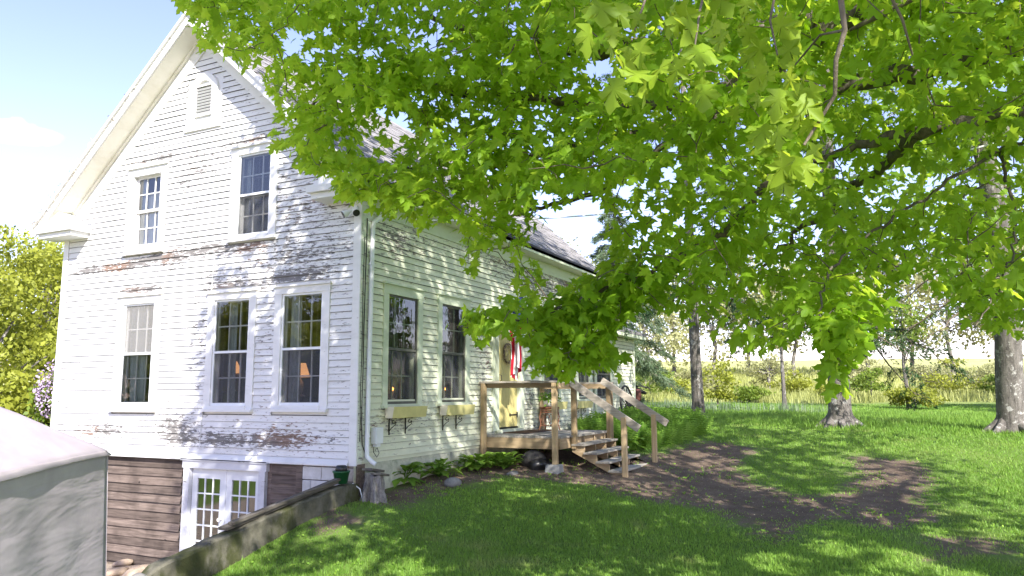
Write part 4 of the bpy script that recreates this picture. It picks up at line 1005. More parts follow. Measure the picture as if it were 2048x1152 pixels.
# ================================================================== retaining wall and things by the corner
def lumpy(name, c, r, mat, label, cat, group=None, sub=2, amp=0.18, seed=0, rot=0):
    import bmesh
    bm = bmesh.new(); bmesh.ops.create_icosphere(bm, subdivisions=sub+1, radius=1.0); rr = random.Random(seed)
    k = [(np.array([rr.gauss(0, 1) for _ in range(3)])*1.6, rr.random()*6) for _ in range(7)]
    for v in bm.verts:
        p = np.array(v.co); f = 1+amp*sum(math.sin(p@a+b_) for a, b_ in k)/3.0
        q_ = p*f*np.array(r); cs, sn = math.cos(rot), math.sin(rot); v.co = (q_[0]*cs-q_[1]*sn+c[0], q_[0]*sn+q_[1]*cs+c[1], q_[2]+c[2])
    me = bpy.data.meshes.new(name); bm.to_mesh(me); bm.free()
    for p in me.polygons: p.use_smooth = True
    o = link(name, me, mat)
    if label: tag(o, label, cat, group)
    return o
def walltop(x): return np.interp(x, [WALLX0, -3.0, -2.0, -0.75, -0.2, 0.0], [-0.56, -0.46, -0.27, -0.07, -0.02, -0.02])
xs = np.linspace(WALLX0, -0.06, 40); V = []; Fz = []
for x in xs:
    e = sstep(0, 0.16, x-WALLX0); t_ = float(walltop(x))-0.10*(1-e); yb, yf = 0.10*(0.5+0.5*e), -0.10*(0.5+0.5*e)
    jx = 0.008*math.sin(x*9)+0.006*math.sin(x*23)
    for (yy, zz) in ((yb, -1.8), (yb, t_-0.02+jx), (yb-0.02, t_+jx), (yf+0.02, t_+jx*1.4), (yf-0.004, t_-0.02+jx), (yf-0.012+jx, t_-0.3), (yf-0.02, -1.8)): V.append((x, yy, zz))
n = len(xs)
for i in range(n-1):
    for k in range(6): Fz.append((i*7+k, i*7+k+1, i*7+8+k, i*7+7+k))
me = bpy.data.meshes.new('retaining_wall'); me.from_pydata(V, [], Fz+[tuple(range(7)), tuple(range((n-1)*7, n*7))[::-1]]); me.update()
tag(link('retaining_wall', me, M['wall']), 'mossy sloping concrete retaining wall beside the lawn', 'retaining wall')
for i, (r_, lb, yy) in enumerate((((0.17, 0.15, 0.30), 'rounded lichen stone capping low end of retaining wall', -0.02),)):
    lumpy('end_stone', (WALLX0-0.02, yy, -0.86), r_, M['rock'], lb, 'stone', None, 2, 0.16, 3)
for k, (xa, xb, dz, dy, lb) in enumerate(((-2.42, -0.42, 0.045, 0.035, 'weathered grey plank lying on top of the sloping wall'), (-2.35, -0.36, 0.085, -0.02, 'narrow grey board stacked upon the weathered wall plank'))):
    b = MB(); b.bar((xa, dy, float(walltop(xa))+dz), (xb, dy, float(walltop(xb))+dz+0.02), 0.15 if k == 0 else 0.09, 0.035); tag(b.build('plank', M['plank'], None, 0.004), lb, 'plank')
fpot = empty('flower_pot', (-0.35, -0.0, 0.0)); tag(fpot, 'dark green plastic pot standing on the retaining wall', 'flower pot')
pc = (-0.34, -0.01, -0.005)
b = MB(); b.lathe([(0.0, 0.0), (0.088, 0.0), (0.112, 0.15), (0.122, 0.15), (0.125, 0.175), (0.112, 0.175), (0.105, 0.13), (0.0, 0.13)], pc, 20); b.build('pot', M['potgreen'], fpot)
b = MB(); b.lathe([(0.0, 0.155), (0.075, 0.155), (0.085, 0.19), (0.08, 0.235), (0.06, 0.25), (0.0, 0.25)], pc, 16); tag(b.build('nursery_pot', M['rubber']), 'upturned black nursery pot sitting inside the green pot', 'nursery pot')
# wire tube by the blocks
b = MB(); b.tube([(-0.03, 0.26, 0.2), (-0.032, 0.26, -0.05), (-0.05, 0.22, -0.12), (-0.12, -0.05, -0.03), (-0.10, -0.16, -0.10), (-0.06, -0.2, -0.30)], 0.009, 6); tag(b.build('drain_tube', M['alum']), 'thin white tube running down blocks over the wall end', 'tube')
# stump
sc_ = (0.10, -0.27)
stz = float(hgt(0.1, -0.27)); V = []; Fz = []; n = 72; lev = 16
for i in range(lev+1):
    t_ = i/lev
    for j_ in range(n):
        a = 2*math.pi*j_/n; r_ = 0.15*(1+0.24*math.sin(3*a+1+t_)+0.17*math.sin(7*a+3*t_)+0.14*math.sin(11*a+5*t_)+0.10*math.sin(17*a-4*t_))*(1.25-0.45*t_+0.25*(1-t_)**3)
        V.append((sc_[0]+r_*math.cos(a)*0.95, sc_[1]+r_*math.sin(a)*0.8, stz-0.08+t_*0.44+0.03*math.sin(3*a)*t_))
for i in range(lev):
    for j_ in range(n): Fz.append((i*n+j_, i*n+(j_+1) % n, (i+1)*n+(j_+1) % n, (i+1)*n+j_))
me = bpy.data.meshes.new('stump'); me.from_pydata(V, [], Fz+[tuple(range(lev*n, lev*n+n))]); me.update()
for p in me.polygons: p.use_smooth = True
tag(link('tree_stump', me, M['stump']), 'gnarled silver grey stump standing at the house corner', 'stump')
b = MB(); b.bar((0.0, -0.36, stz+0.38), (0.30, -0.30, stz+0.33), 0.15, 0.03); tag(b.build('board', M['plank']), 'short pale board lying across the stump', 'board')
b = MB(); b.bar((0.06, -0.16, stz+0.43), (0.42, -0.12, stz+0.37), 0.17, 0.035); tag(b.build('board', M['plank']), 'short brown board behind the stump against the foundation', 'board')
# stones and dark bundle beneath the deck
lumpy('rock', (1.72, -0.62, float(hgt(1.72, -.62))+0.03), (0.20, 0.13, 0.10), M['rock'], 'smooth grey rock among hostas by the foundation', 'rock', None, 2, 0.10, 5)
lumpy('rock', (3.1, -1.02, float(hgt(3.1, -1.02))+0.0), (0.16, 0.08, 0.05), M['rock'], 'flat pale stone under the leafy clump beside the deck', 'rock', None, 2, 0.10, 8)
lumpy('boulder', (3.98, -1.02, 0.02), (0.27, 0.25, 0.20), M['darkrock'], 'dark flat topped boulder beneath the deck', 'boulder', None, 2, 0.12, 12)
lumpy('plastic_bag', (3.86, -1.20, -0.10), (0.24, 0.19, 0.14), M['rubber'], 'shiny black plastic bag slumped under the deck edge', 'bag', None, 3, 0.22, 21)
for i in range(9):
    x, y = random.uniform(-3.2, -0.6), random.uniform(0.5, 3.2); s = random.uniform(0.05, 0.16)
    q_ = onplane(random.uniform(225, 310), random.uniform(1118, 1150), 2, -1.56); x, y = q_[0], q_[1]
    lumpy('rubble_stone', (x, y, -1.57+s*0.25), (s*1.3, s, s*0.55), M['tanrock'], 'tan rubble stone on ground at foot of dark basement wall', 'stone', 'tan rubble stones by the basement wall', 1, 0.2, 40+i, random.random()*3)
lumpy('boulder', tuple(onplane(285, 1150, 2, -1.5)), (0.35, 0.22, 0.16), M['tanrock'], 'large tan boulder beside low end of retaining wall', 'boulder', None, 2, 0.12, 77)
# wagon wheel
wc = onplane(1251, 818, 1, -0.22); wz = 0.60
wc = np.array([12.45, -0.20, 0.84]); R_ = 0.60
ww = empty('wagon_wheel', (wc[0], wc[1], wc[2]-R_)); tag(ww, 'black iron spoked wagon wheel leaning on the far wing', 'wagon wheel')
def wp(r_, a, dn=0.0): return (wc[0]+r_*math.cos(a), wc[1]+0.22*r_*math.sin(a)*0.5-dn, wc[2]+r_*math.sin(a))
b = MB(); b.tube([wp(R_, a) for a in np.linspace(0, 2*math.pi, 41)], 0.028, 8); b.build('rim', M['iron'], ww)
for i in range(14):
    a = 2*math.pi*i/14; b = MB(); b.tube([wp(0.08, a), wp(R_-0.01, a)], 0.013, 6); b.build('spoke', M['iron'], ww)
b = MB(); b.tube([wp(0, 0, -0.06), wp(0, 0, -0.03), wp(0, 0, 0.08), wp(0, 0, 0.14)], [0.07, 0.11, 0.10, 0.06], 14); b.build('hub', M['iron'], ww)
# hand pump beyond the wing
pq = onplane(1275, 806, 2, 0.42); pz = float(hgt(17.0, 1.0)); hp_ = np.array([17.0, 0.93, pz])
q_ = at(1275, 800, 26.0); hp_ = np.array([q_[0], q_[1], float(hgt(q_[0], q_[1]))])
pu = empty('hand_pump', tuple(hp_)); tag(pu, 'old rusty hand water pump standing past the house corner', 'hand pump')
b = MB(); b.lathe([(0.16, 0.0), (0.16, 0.06), (0.09, 0.09), (0.085, 0.55), (0.12, 0.58), (0.14, 0.66), (0.14, 0.85), (0.10, 0.95), (0.0, 0.97)], tuple(hp_), 14); b.build('barrel', M['pumpred'], pu)
d_ = np.array([RT[0], RT[1], 0])
b = MB(); b.tube([hp_+(0, 0, 0.80), hp_+d_*0.18+(0, 0, 0.86), hp_+d_*0.30+(0, 0, 0.80)], [0.07, 0.06, 0.05], 10); b.build('spout', M['iron'], pu)
b = MB(); b.tube([hp_+(0, 0, 0.95), hp_-d_*0.08+(0, 0, 1.04), hp_+d_*0.12+(0, 0, 1.06), hp_+d_*0.42+(0, 0, 0.98)], 0.025, 8); b.build('handle', M['iron'], pu)

# ================================================================== tarp shelter at the left
def tarp():
    t_ = empty('tarp_shelter', (-6, -2, -1.6)); tag(t_, 'grey fabric covered storage shelter standing at the lower left', 'shelter')
    # corner of the eaves nearest the lawn, its depth and the two horizontal directions
    c = at(208, 906, 5.6); gz = -1.66
    ux = np.array([-0.93, 0.36, 0]); ux /= np.linalg.norm(ux)        # along the front towards the left of the picture
    pl_ = at(0, 952, 4.06); ux = pl_-c; ux[2] = 0; ux /= np.linalg.norm(ux)
    uy = np.array([-ux[1], ux[0], 0])
    if uy@RT > 0: uy = -uy
    Wd, Ln = 2.5, 3.4
    def P(a, b_, z): return c+ux*a+uy*b_+np.array([0, 0, z-c[2]])
    ze = c[2]; rise = 0.50
    # front cloth with sag and folds
    def sheet(name, f, nu, nv, bump=0.012):
        V = []; Fz = []
        for i in range(nu+1):
            for j_ in range(nv+1):
                u, v = i/nu, j_/nv; V.append(f(u, v))
        for i in range(nu):
            for j_ in range(nv): a = i*(nv+1)+j_; Fz.append((a, a+nv+1, a+nv+2, a+1))
        o = link(name, npmesh(name, V, Fz, None, True), M['tarp'], t_); s = o.modifiers.new('cloth', 'SOLIDIFY'); s.thickness = 0.006; return o
    def wr(u, v, k): return (0.15+0.85*min(1, v*1.5))*(0.25+0.75*min(1, u*6))*0.75*_wr(u, v, k)
    def _wr(u, v, k): return 0.030*math.sin(13*u+2*math.sin(3*v+k))+0.018*math.sin(31*u+1.5*math.sin(5*v)+k)+0.022*math.sin(6*u-9*v+2*k)*v+0.012*math.sin(19*u+14*v+k)*v
    def front(u, v): return P(u*Ln, -wr(u, v, 0)-0.02-0.10*v, ze+0.02-(ze-gz)*v)
    def side(u, v): return P(-wr(u, v, 2)-0.02-0.06*v*1.0, u*Wd-0.02-0.1*v*(1-u), ze+0.02-(ze-gz)*v)
    def back(u, v): return P(u*Ln, Wd+0.02, ze-(ze-gz)*v)
    def left(u, v): return P(Ln, u*Wd, ze-(ze-gz)*v)
    sheet('front_panel', front, 60, 40); sheet('side_panel', side, 40, 40); sheet('back_panel', back, 4, 4); sheet('end_panel', left, 4, 4)
    # hipped cloth roof
    def roof(u, v):
        a, b_ = u*(Ln+0.08)-0.04, v*(Wd+0.08)-0.04
        d = min(a+0.04, Ln+0.04-a, (b_+0.04), Wd+0.04-b_); h = rise*min(1.0, d/1.25)
        h = rise*min(1.0, d/0.80)
        return P(a, b_, ze+h+0.008*math.sin(9*u+4*v)-0.02*(d < 0.02))
    sheet('roof_cover', roof, 60, 50)
tarp()

# ================================================================== foliage helpers
def leaf_shape(kind):
    if kind == 'maple':
        R = [(0.36, -0.05), (0.24, 0.17), (0.55, 0.47), (0.17, 0.49), (0.20, 0.72)]
    elif kind == 'maple_hi':
        R = [(0.20, -0.06), (0.40, -0.07), (0.37, 0.03), (0.28, 0.10), (0.26, 0.19), (0.40, 0.25), (0.46, 0.36), (0.60, 0.43), (0.47, 0.50), (0.40, 0.58), (0.28, 0.50), (0.16, 0.50), (0.18, 0.62), (0.30, 0.70), (0.19, 0.78), (0.12, 0.90)]
    else:
        R = [(0.45, 0.02), (0.52, 0.50), (0.15, 0.55)]
    pts = [(0, 0)]+R+[(0, 1.0)]+[(-x, y) for x, y in R[::-1]]
    c = (0, 0.33); P = [c]+pts
    V = np.array([(x, y, -0.28*abs(x)-0.22*y*y) for x, y in P])
    n = len(pts); Fz = np.array([(0, 1+i, 1+(i+1) % n) for i in range(n)])
    return V, Fz
def frames(d, nrm):
    d = d/np.linalg.norm(d, axis=1, keepdims=True); s = np.cross(d, nrm); s /= (np.linalg.norm(s, axis=1, keepdims=True)+1e-9); n = np.cross(s, d); return s, d, n
def leaves(pos, d, nrm, size, tint, kind):
    V0, F0 = leaf_shape(kind); s, d, n = frames(d, nrm); N = len(pos)
    V = pos[:, None, :]+size[:, None, None]*(V0[None, :, 0:1]*s[:, None, :]+V0[None, :, 1:2]*d[:, None, :]+V0[None, :, 2:3]*n[:, None, :])
    k = len(V0); Fz = (F0[None]+(np.arange(N)*k)[:, None, None]).reshape(-1, 3)
    return V.reshape(-1, 3), Fz, np.repeat(tint, k)
def cat(parts):
    V = []; Fz = []; T = []; b = 0
    for v, f, t_ in parts: V.append(v); Fz.append(f+b); T.append(t_); b += len(v)
    return np.concatenate(V), np.concatenate(Fz), np.concatenate(T)
def cluster_leaves(C, D, nl, spread, size, tintf, droop=0.7):
    """C centres (n,3), D outward dirs (n,3): nl leaves about each, facing up and drooping"""
    n = len(C); N = n*nl
    c = np.repeat(C, nl, 0); dd = np.repeat(D, nl, 0)
    u = rng.uniform(-1, 0.6, N)[:, None]
    off = dd*u*spread*0.9+rng.normal(0, 1, (N, 3))*spread*np.array([0.42, 0.42, 0.28])
    pos = c+off
    rad = off+dd*0.35*spread; rad[:, 2] *= 0.3
    d = rad/(np.linalg.norm(rad, axis=1, keepdims=True)+1e-6)+rng.normal(0, 0.35, (N, 3)); d[:, 2] -= droop
    nr = rng.normal(0, 0.45, (N, 3)); nr[:, 2] += 0.9; nr += d*0.0
    sz = rng.uniform(size[0], size[1], N)
    base = np.repeat(tintf, nl)
    tint = np.clip(base+rng.normal(0, 0.16, N), 0, 1)
    return pos, d, nr, sz, tint
def tubes_np(segs, n=4):
    """many thin straight-ish tubes: list of (pts, radii)"""
    mb = MB()
    for p, r_ in segs: mb.tube(p, r_, n, caps=False)
    return mb

# ================================================================== the near maple
TB = np.array([-1.6, -10.6]); TZ = float(hgt(*TB))
maple = empty('maple_tree', (TB[0], TB[1], TZ)); tag(maple, 'big overhanging maple with bright green leaves filling the upper right', 'tree')
crotch = np.array([-1.5, -10.3, 3.1])
b = MB(); b.tube([(TB[0], TB[1], TZ-0.1), (TB[0], TB[1], TZ+0.25), (TB[0]+0.02, TB[1]+0.05, 1.2), tuple(crotch), (-1.4, -10.0, 5.0), (-1.2, -9.6, 8.5), (-1.4, -9.4, 12.5)], [0.75, 0.52, 0.44, 0.42, 0.34, 0.22, 0.06], 14); b.build('trunk', M['bark'], maple)
limbs = []
def limb(pts, r0, r1, seg=14, wobble=0.10):
    P_ = [np.array(p, float) for p in pts]; out_ = []
    for i in range(len(P_)-1):
        p0 = P_[max(i-1, 0)]; p1 = P_[i]; p2 = P_[i+1]; p3 = P_[min(i+2, len(P_)-1)]
        for u in np.linspace(0, 1, seg, endpoint=False):
            q_ = 0.5*((2*p1)+(-p0+p2)*u+(2*p0-5*p1+4*p2-p3)*u*u+(-p0+3*p1-3*p2+p3)*u**3); out_.append(q_)
    out_.append(P_[-1]); k = len(out_)
    for i in range(2, k-1): out_[i] = out_[i]+np.array([random.gauss(0, 1) for _ in range(3)])*wobble*0.18
    rad = [r0+(r1-r0)*(i/(k-1))**0.8 for i in range(k)]
    b = MB(); b.tube(out_, rad, 8); b.build('branch', M['bark'], maple)
    limbs.extend(out_[2:]); return out_
limb([crotch, at(2350, -60, 6.2), at(1900, -10, 6.6), at(1500, 60, 7.2), at(1180, 100, 7.6), at(990, 80, 7.8), at(820, 18, 8.0)], 0.17, 0.02)
limb([crotch, at(2300, 60, 6.4), at(1800, 150, 7.0), at(1400, 240, 7.6), at(1120, 300, 8.0), at(900, 345, 8.3), at(760, 330, 8.5)], 0.14, 0.015)
limb([crotch, at(2250, 200, 5.6), at(1850, 260, 5.8), at(1560, 350, 6.0), at(1440, 470, 6.3), at(1260, 560, 6.6), at(1050, 640, 6.8), at(930, 645, 6.9)], 0.06, 0.006)
limb([crotch, at(2300, 200, 6.6), at(2000, 300, 6.9), at(1780, 440, 6.5), at(1650, 560, 5.7), at(1660, 690, 5.3)], 0.028, 0.005)
limb([crotch, at(2200, -120, 6.0), at(1700, 30, 6.0), at(1560, 130, 6.4), at(1300, 210, 7.0), at(1000, 190, 7.6), at(700, 170, 8.2), at(590, 240, 8.4)], 0.13, 0.012)
limb([at(1500, 60, 7.2), at(1100, -20, 8.2), at(700, -20, 8.6), at(440, 30, 8.8)], 0.06, 0.008)
limb([at(1400, 240, 7.6), at(1200, 380, 8.2), at(1010, 440, 8.6), at(950, 520, 8.7)], 0.045, 0.006)
limb([at(1850, 260, 5.8), at(1700, 380, 7.5), at(1560, 500, 8.4), at(1450, 620, 8.8)], 0.06, 0.008)
limb([at(2000, 300, 6.9), at(2030, 480, 6.6), at(1960, 640, 6.2)], 0.018, 0.005)
limb([crotch, (-3.0, -9.5, 6.0), (-5.0, -8.5, 8.5), (-7.0, -7.2, 9.8)], 0.2, 0.03)
limb([crotch, (-3.5, -11.5, 6.5), (-6.0, -12.5, 9.0), (-8.5, -12.5, 10.5)], 0.2, 0.03)
limb([crotch, (-0.5, -8.0, 6.5), (0.0, -6.0, 8.6), (0.5, -4.6, 9.8)], 0.18, 0.03)
limb([crotch, (1.5, -10.0, 6.5), (3.5, -9.0, 8.5), (5.5, -8.0, 9.8)], 0.18, 0.03)
limb([(-1.2, -9.6, 8.5), (-2.8, -8.2, 11.0), (-3.5, -7.0, 12.8)], 0.12, 0.03)
limb([crotch, (-1.0, -12.5, 6.0), (-0.5, -14.5, 8.0)], 0.16, 0.03)
LIMB = np.array(limbs)
# foliage masses: (polygon in the picture, near depth, far depth, clusters, tint)
MAIN = [(345,-60),(350,0),(385,25),(388,60),(400,88),(440,98),(470,128),(492,132),(520,98),(545,108),(580,70),(610,60),(590,110),(535,150),(530,178),(560,210),(545,250),(540,275),(560,300),(575,290),(590,330),(620,340),(660,350),(665,388),(700,400),(745,390),(742,424),(775,428),(800,438),(840,455),(870,440),(905,450),(932,500),(925,545),(945,545),(962,508),(978,478),(1002,470),(1010,515),(1038,500),(1060,450),(1100,430),(1150,395),(1200,380),(1230,330),(1230,-60)]
RIGHT = [(1200,-60),(1200,330),(1190,395),(1230,430),(1210,500),(1300,520),(1300,600),(1340,635),(1400,655),(1450,690),(1510,705),(1560,690),(1600,640),(1650,640),(1720,690),(1770,640),(1800,590),(1850,540),(1900,640),(1980,665),(2060,680),(2120,680),(2120,-60)]
DROOP = [(895,650),(940,625),(1000,612),(1050,598),(1100,590),(1140,570),(1190,545),(1240,525),(1300,530),(1320,580),(1290,615),(1240,640),(1225,680),(1245,715),(1238,755),(1205,745),(1160,735),(1140,762),(1095,742),(1060,752),(1042,725),(1055,690),(1000,655),(965,685),(950,660)]
HANG = [(1620,600),(1720,600),(1760,650),(1720,700),(1700,720),(1700,785),(1655,800),(1640,750),(1665,705),(1640,690)]
CLUMP = [(1035,530),(1070,520),(1085,560),(1050,585),(1028,570)]
RIGHTUP = [(1000,-60),(1000,120),(1150,70),(1240,70),(1240,220),(1160,200),(1040,330),(1200,420),(1500,300),(2120,300),(2120,-60)]
HOLES = [(1192, 128, 34, 44), (585, 85, 32, 30), (870, 75, 22, 16), (1030, 52, 16, 22), (905, 250, 20, 18), (1085, 395, 38, 20), (860, 92, 20, 14), (1165, 430, 42, 45), (745, 300, 26, 30), (800, 260, 30, 30), (770, 230, 26, 18), (655, 60, 12, 20), (1030, 10, 20, 14), (1620, 330, 26, 20), (1780, 350, 30, 22), (1830, 130, 18, 20), (1990, 330, 24, 26), (1340, 350, 20, 24), (1240, 380, 30, 22), (1420, 300, 18, 20), (1480, 250, 16, 22), (1750, 200, 16, 12), (1320, 640, 24, 24), (1020, 704, 38, 62)]
def sample_poly(poly, n):
    P_ = np.array(poly); lo, hi = P_.min(0), P_.max(0); out_ = []
    while len(out_) < n:
        q_ = rng.uniform(lo, hi, (n*2, 2)); k = inpoly(q_[:, 0], q_[:, 1], poly)
        for h in HOLES: k &= (((q_[:, 0]-h[0])/(h[2]*0.95))**2+((q_[:, 1]-h[1])/(h[3]*0.95))**2) > 1
        out_ += list(q_[k])
    return np.array(out_[:n])
cl = []; cld = []; clt = []
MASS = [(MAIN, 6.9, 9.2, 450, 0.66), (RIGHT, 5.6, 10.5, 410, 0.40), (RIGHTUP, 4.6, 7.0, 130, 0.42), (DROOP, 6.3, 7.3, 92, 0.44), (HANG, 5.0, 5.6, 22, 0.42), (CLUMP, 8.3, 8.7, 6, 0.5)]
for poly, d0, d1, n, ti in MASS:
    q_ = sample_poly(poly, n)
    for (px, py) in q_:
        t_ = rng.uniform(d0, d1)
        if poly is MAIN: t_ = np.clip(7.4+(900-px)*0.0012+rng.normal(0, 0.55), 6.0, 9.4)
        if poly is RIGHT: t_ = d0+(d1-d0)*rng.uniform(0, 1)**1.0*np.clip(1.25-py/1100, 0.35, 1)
        cl.append(at(px, py, t_)); clt.append(ti+rng.normal(0, 0.10)+(0.15 if (poly is MAIN and px < 800) else 0))  # leftmost leaves get a lighter tint: their sunlit look is put into the colour
cl = np.array(cl); clt = np.array(clt)
def nearest(P_, Q): 
    out_ = np.empty(len(P_), int)
    for i in range(0, len(P_), 200):
        d = ((P_[i:i+200, None, :]-Q[None])**2).sum(-1); out_[i:i+200] = d.argmin(1)
    return out_
ni = nearest(cl, LIMB); D = cl-LIMB[ni]; D /= (np.linalg.norm(D, axis=1, keepdims=True)+1e-6)
D = D+np.array([-0.15, 0.3, -0.1]); D /= np.linalg.norm(D, axis=1, keepdims=True)
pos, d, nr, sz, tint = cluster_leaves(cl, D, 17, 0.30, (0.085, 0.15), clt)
# keep the leaves inside the outlines loosely: drop those that fall well outside every mass
px, py, _ = proj(pos+d/np.linalg.norm(d, axis=1, keepdims=True)*sz[:, None]*0.5)
keep = np.zeros(len(pos), bool)
for poly in (MAIN, RIGHT, DROOP, HANG, CLUMP):
    i_ = inpoly(px, py, poly); keep |= i_ | (dseg(px, py, poly) < rng.uniform(-6, 14, len(px)))
for h in HOLES: keep &= ((((px-h[0])/h[2])**2+((py-h[1])/h[3])**2) > rng.uniform(0.35, 1.1, len(px))) | (rng.uniform(0, 1, len(px)) < 0.10)
pos, d, nr, sz, tint = pos[keep], d[keep], nr[keep], sz[keep], tint[keep]
dist = (pos-CAM)@FW
# the largest leaves become leaves of their own
def near_sprays():
    P_ = []; Dd = []; S_ = []; Nn = []
    spray = [(1185,20,2.6),(1225,60,2.5),(1270,20,2.45),(1285,95,2.35),(1330,40,2.4),(1300,140,2.3),(1250,150,2.5),(1345,120,2.35),(1390,90,2.4),(1405,30,2.5),(1400,150,2.5),(1440,60,2.7),(1450,10,2.7),(1350,0,2.4),(1210,0,2.6),(1500,20,2.9),(1520,70,2.8),(1560,50,2.9),(1570,100,2.8),(1545,130,2.8),(1510,110,2.9),(1590,150,2.7),(1560,180,2.65),(1600,185,2.6),(1620,160,2.7),(1580,210,2.6),(1570,265,2.6),(1545,290,2.6),(1530,265,2.65),(1600,260,2.7),(1585,320,2.55),(1545,345,2.5),(1560,300,2.55),(1620,290,2.7),(1490,200,3.0),(1480,30,3.0)]
    for (px_, py_, t_) in spray:
        for k in range(2):
            p = at(px_+rng.normal(0, 14), py_+rng.normal(0, 14), t_+rng.normal(0, 0.10)); P_.append(p)
            dd = np.array([rng.normal(0, 0.45), rng.normal(0, 0.45), -0.9])+RT*rng.normal(0, 0.3); Dd.append(dd)
            nn = -FW*0.6+np.array([0, 0, 0.7])+rng.normal(0, 0.45, 3); Nn.append(nn); S_.append(rng.uniform(0.07, 0.118))
    return np.array(P_), np.array(Dd), np.array(Nn), np.array(S_)
nP, nD, nN, nS = near_sprays()
hv, hf = leaf_shape('maple_hi')
hm = []
for k in range(4):
    v = hv.copy(); v[:, 2] = -0.42*np.abs(v[:, 0])**1.6*(0.6+0.3*k)-0.35*v[:, 1]**2*(0.5+0.3*((k*7) % 4))+0.06*np.sin(v[:, 0]*9+k*2)+0.05*np.sin(v[:, 1]*8+k)
    me = npmesh('leaf', v, hf, {'tint': np.full(len(v), 0.25+0.2*k)}, True); me.materials.append(M['maple_near']); hm.append(me)
hm2 = []
for k in range(4):
    v = hv.copy(); v[:, 2] = -0.42*np.abs(v[:, 0])**1.6*(0.6+0.3*k)-0.35*v[:, 1]**2*(0.5+0.3*((k*7) % 4))+0.06*np.sin(v[:, 0]*9+k*2)+0.05*np.sin(v[:, 1]*8+k)
    me = npmesh('leaf', v, hf, {'tint': np.full(len(v), 0.15+0.2*k)}, True); me.materials.append(M['maple']); hm2.append(me)
inv_m = maple.matrix_basis.inverted()
def leaf_obj(me, p, d_, n_, s_):
    s, d_, n_ = frames(d_[None], n_[None]); s, d_, n_ = s[0]*s_, d_[0]*s_, n_[0]*s_
    o = bpy.data.objects.new('leaf', me); COL.objects.link(o); o.parent = maple; o.matrix_parent_inverse = inv_m
    o.matrix_basis = Matrix(((s[0], d_[0], n_[0], p[0]), (s[1], d_[1], n_[1], p[1]), (s[2], d_[2], n_[2], p[2]), (0, 0, 0, 1)))
for i in range(len(nP)): leaf_obj(hm[i % 4], nP[i], nD[i], nN[i], nS[i])
inframe = (px[keep] > 0) & (px[keep] < 2048) & (py[keep] > 0) & (py[keep] < 1152)
sizepx = np.where(inframe, sz/dist, 0); big = np.argsort(-sizepx)[:300-len(nP)]
for i in big: leaf_obj(hm2[int(np.clip((tint[i]-0.05)*5, 0, 3))], pos[i], d[i], nr[i], sz[i])
mask = np.ones(len(pos), bool); mask[big] = False
Vv = leaves(pos[mask], d[mask], nr[mask], sz[mask], tint[mask], 'maple')
# ---- the rest of the crown, above and behind the picture, that shades lawn and walls
def shade_ok(P_):
    """throw the cluster's shadow on the gable and the ground and keep what the photo shows shaded"""
    t_ = (0.0-P_[:, 0])/SUN[0]; H = P_+SUN*t_[:, None]
    yb = np.where(H[:, 2] > 4.3, 2.3, np.interp(H[:, 2], [-1.6, 0.3, 2.5, 4.3], [3.9, 3.5, 3.0, 2.55]))
    tz_ = (P_[:, 2]-0.2)/(-SUN[2]); G = P_+SUN*tz_[:, None]; tarpx = (np.abs((G[:, 0]+6.6)*0.78+(G[:, 1]+2.9)*0.62) < 2.6) & (np.abs(-(G[:, 0]+6.6)*0.62+(G[:, 1]+2.9)*0.78) < 1.1)
    sunny = (P_[:, 0] < 0) & (H[:, 1] > yb) & (H[:, 2] > -1.6) & (H[:, 2] < 9.0) & (H[:, 1] < 8)
    ty = (0.0-P_[:, 1])/SUN[1]; Sd = P_+SUN*ty[:, None]
    hit_side = (P_[:, 1] < 0) & (Sd[:, 0] > 0) & (Sd[:, 0] < 14) & (Sd[:, 2] > -0.2) & (Sd[:, 2] < 4.4)
    hit_gab = (H[:, 1] > 0) & (H[:, 1] < 7) & (H[:, 2] > -1.6) & (H[:, 2] < 8)
    Gd = P_+SUN*((P_[:, 2]+0.45)/(-SUN[2]))[:, None]; gx_, gy_ = Gd[:, 0], Gd[:, 1]
    bl = np.sin(gx_*1.9+1.2*np.sin(gy_*1.3+0.4))*np.sin(gy_*2.3+1.1*np.sin(gx_*1.1+2.0))+0.45*np.sin(gx_*4.1+gy_*2.7)
    gap = np.zeros(len(P_), bool)
    return ~sunny & ~gap & ~(tarpx & (np.hypot(G[:, 0]+5.25, G[:, 1]+1.75) > 0.62))
NC = 13000
C = rng.normal(0, 1, (NC, 3)); C /= np.linalg.norm(C, axis=1, keepdims=True); C *= (rng.uniform(0.25, 1.0, NC)**0.5)[:, None]
C = C*np.array([8.6, 7.2, 5.6])+np.array([-3.6, -9.2, 9.2])
qx, qy, qz = proj(C)
inv = (qz > 0) & (qx > -120) & (qx < 2170) & (qy > -80) & (qy < 1250)
ok = ~inv & (np.linalg.norm(C-CAM, axis=1) > 3.0) & shade_ok(C) & (C[:, 2] > 3.8)
# clumpy
g = np.sin(C[:, 0]*1.3+0.5)*np.sin(C[:, 1]*1.2+1.1)+np.sin(C[:, 2]*1.5+C[:, 0]*0.7)*0.7
ok &= (g > -0.55) | (rng.uniform(0, 1, NC) < 0.25)
C = C[ok][:2400]
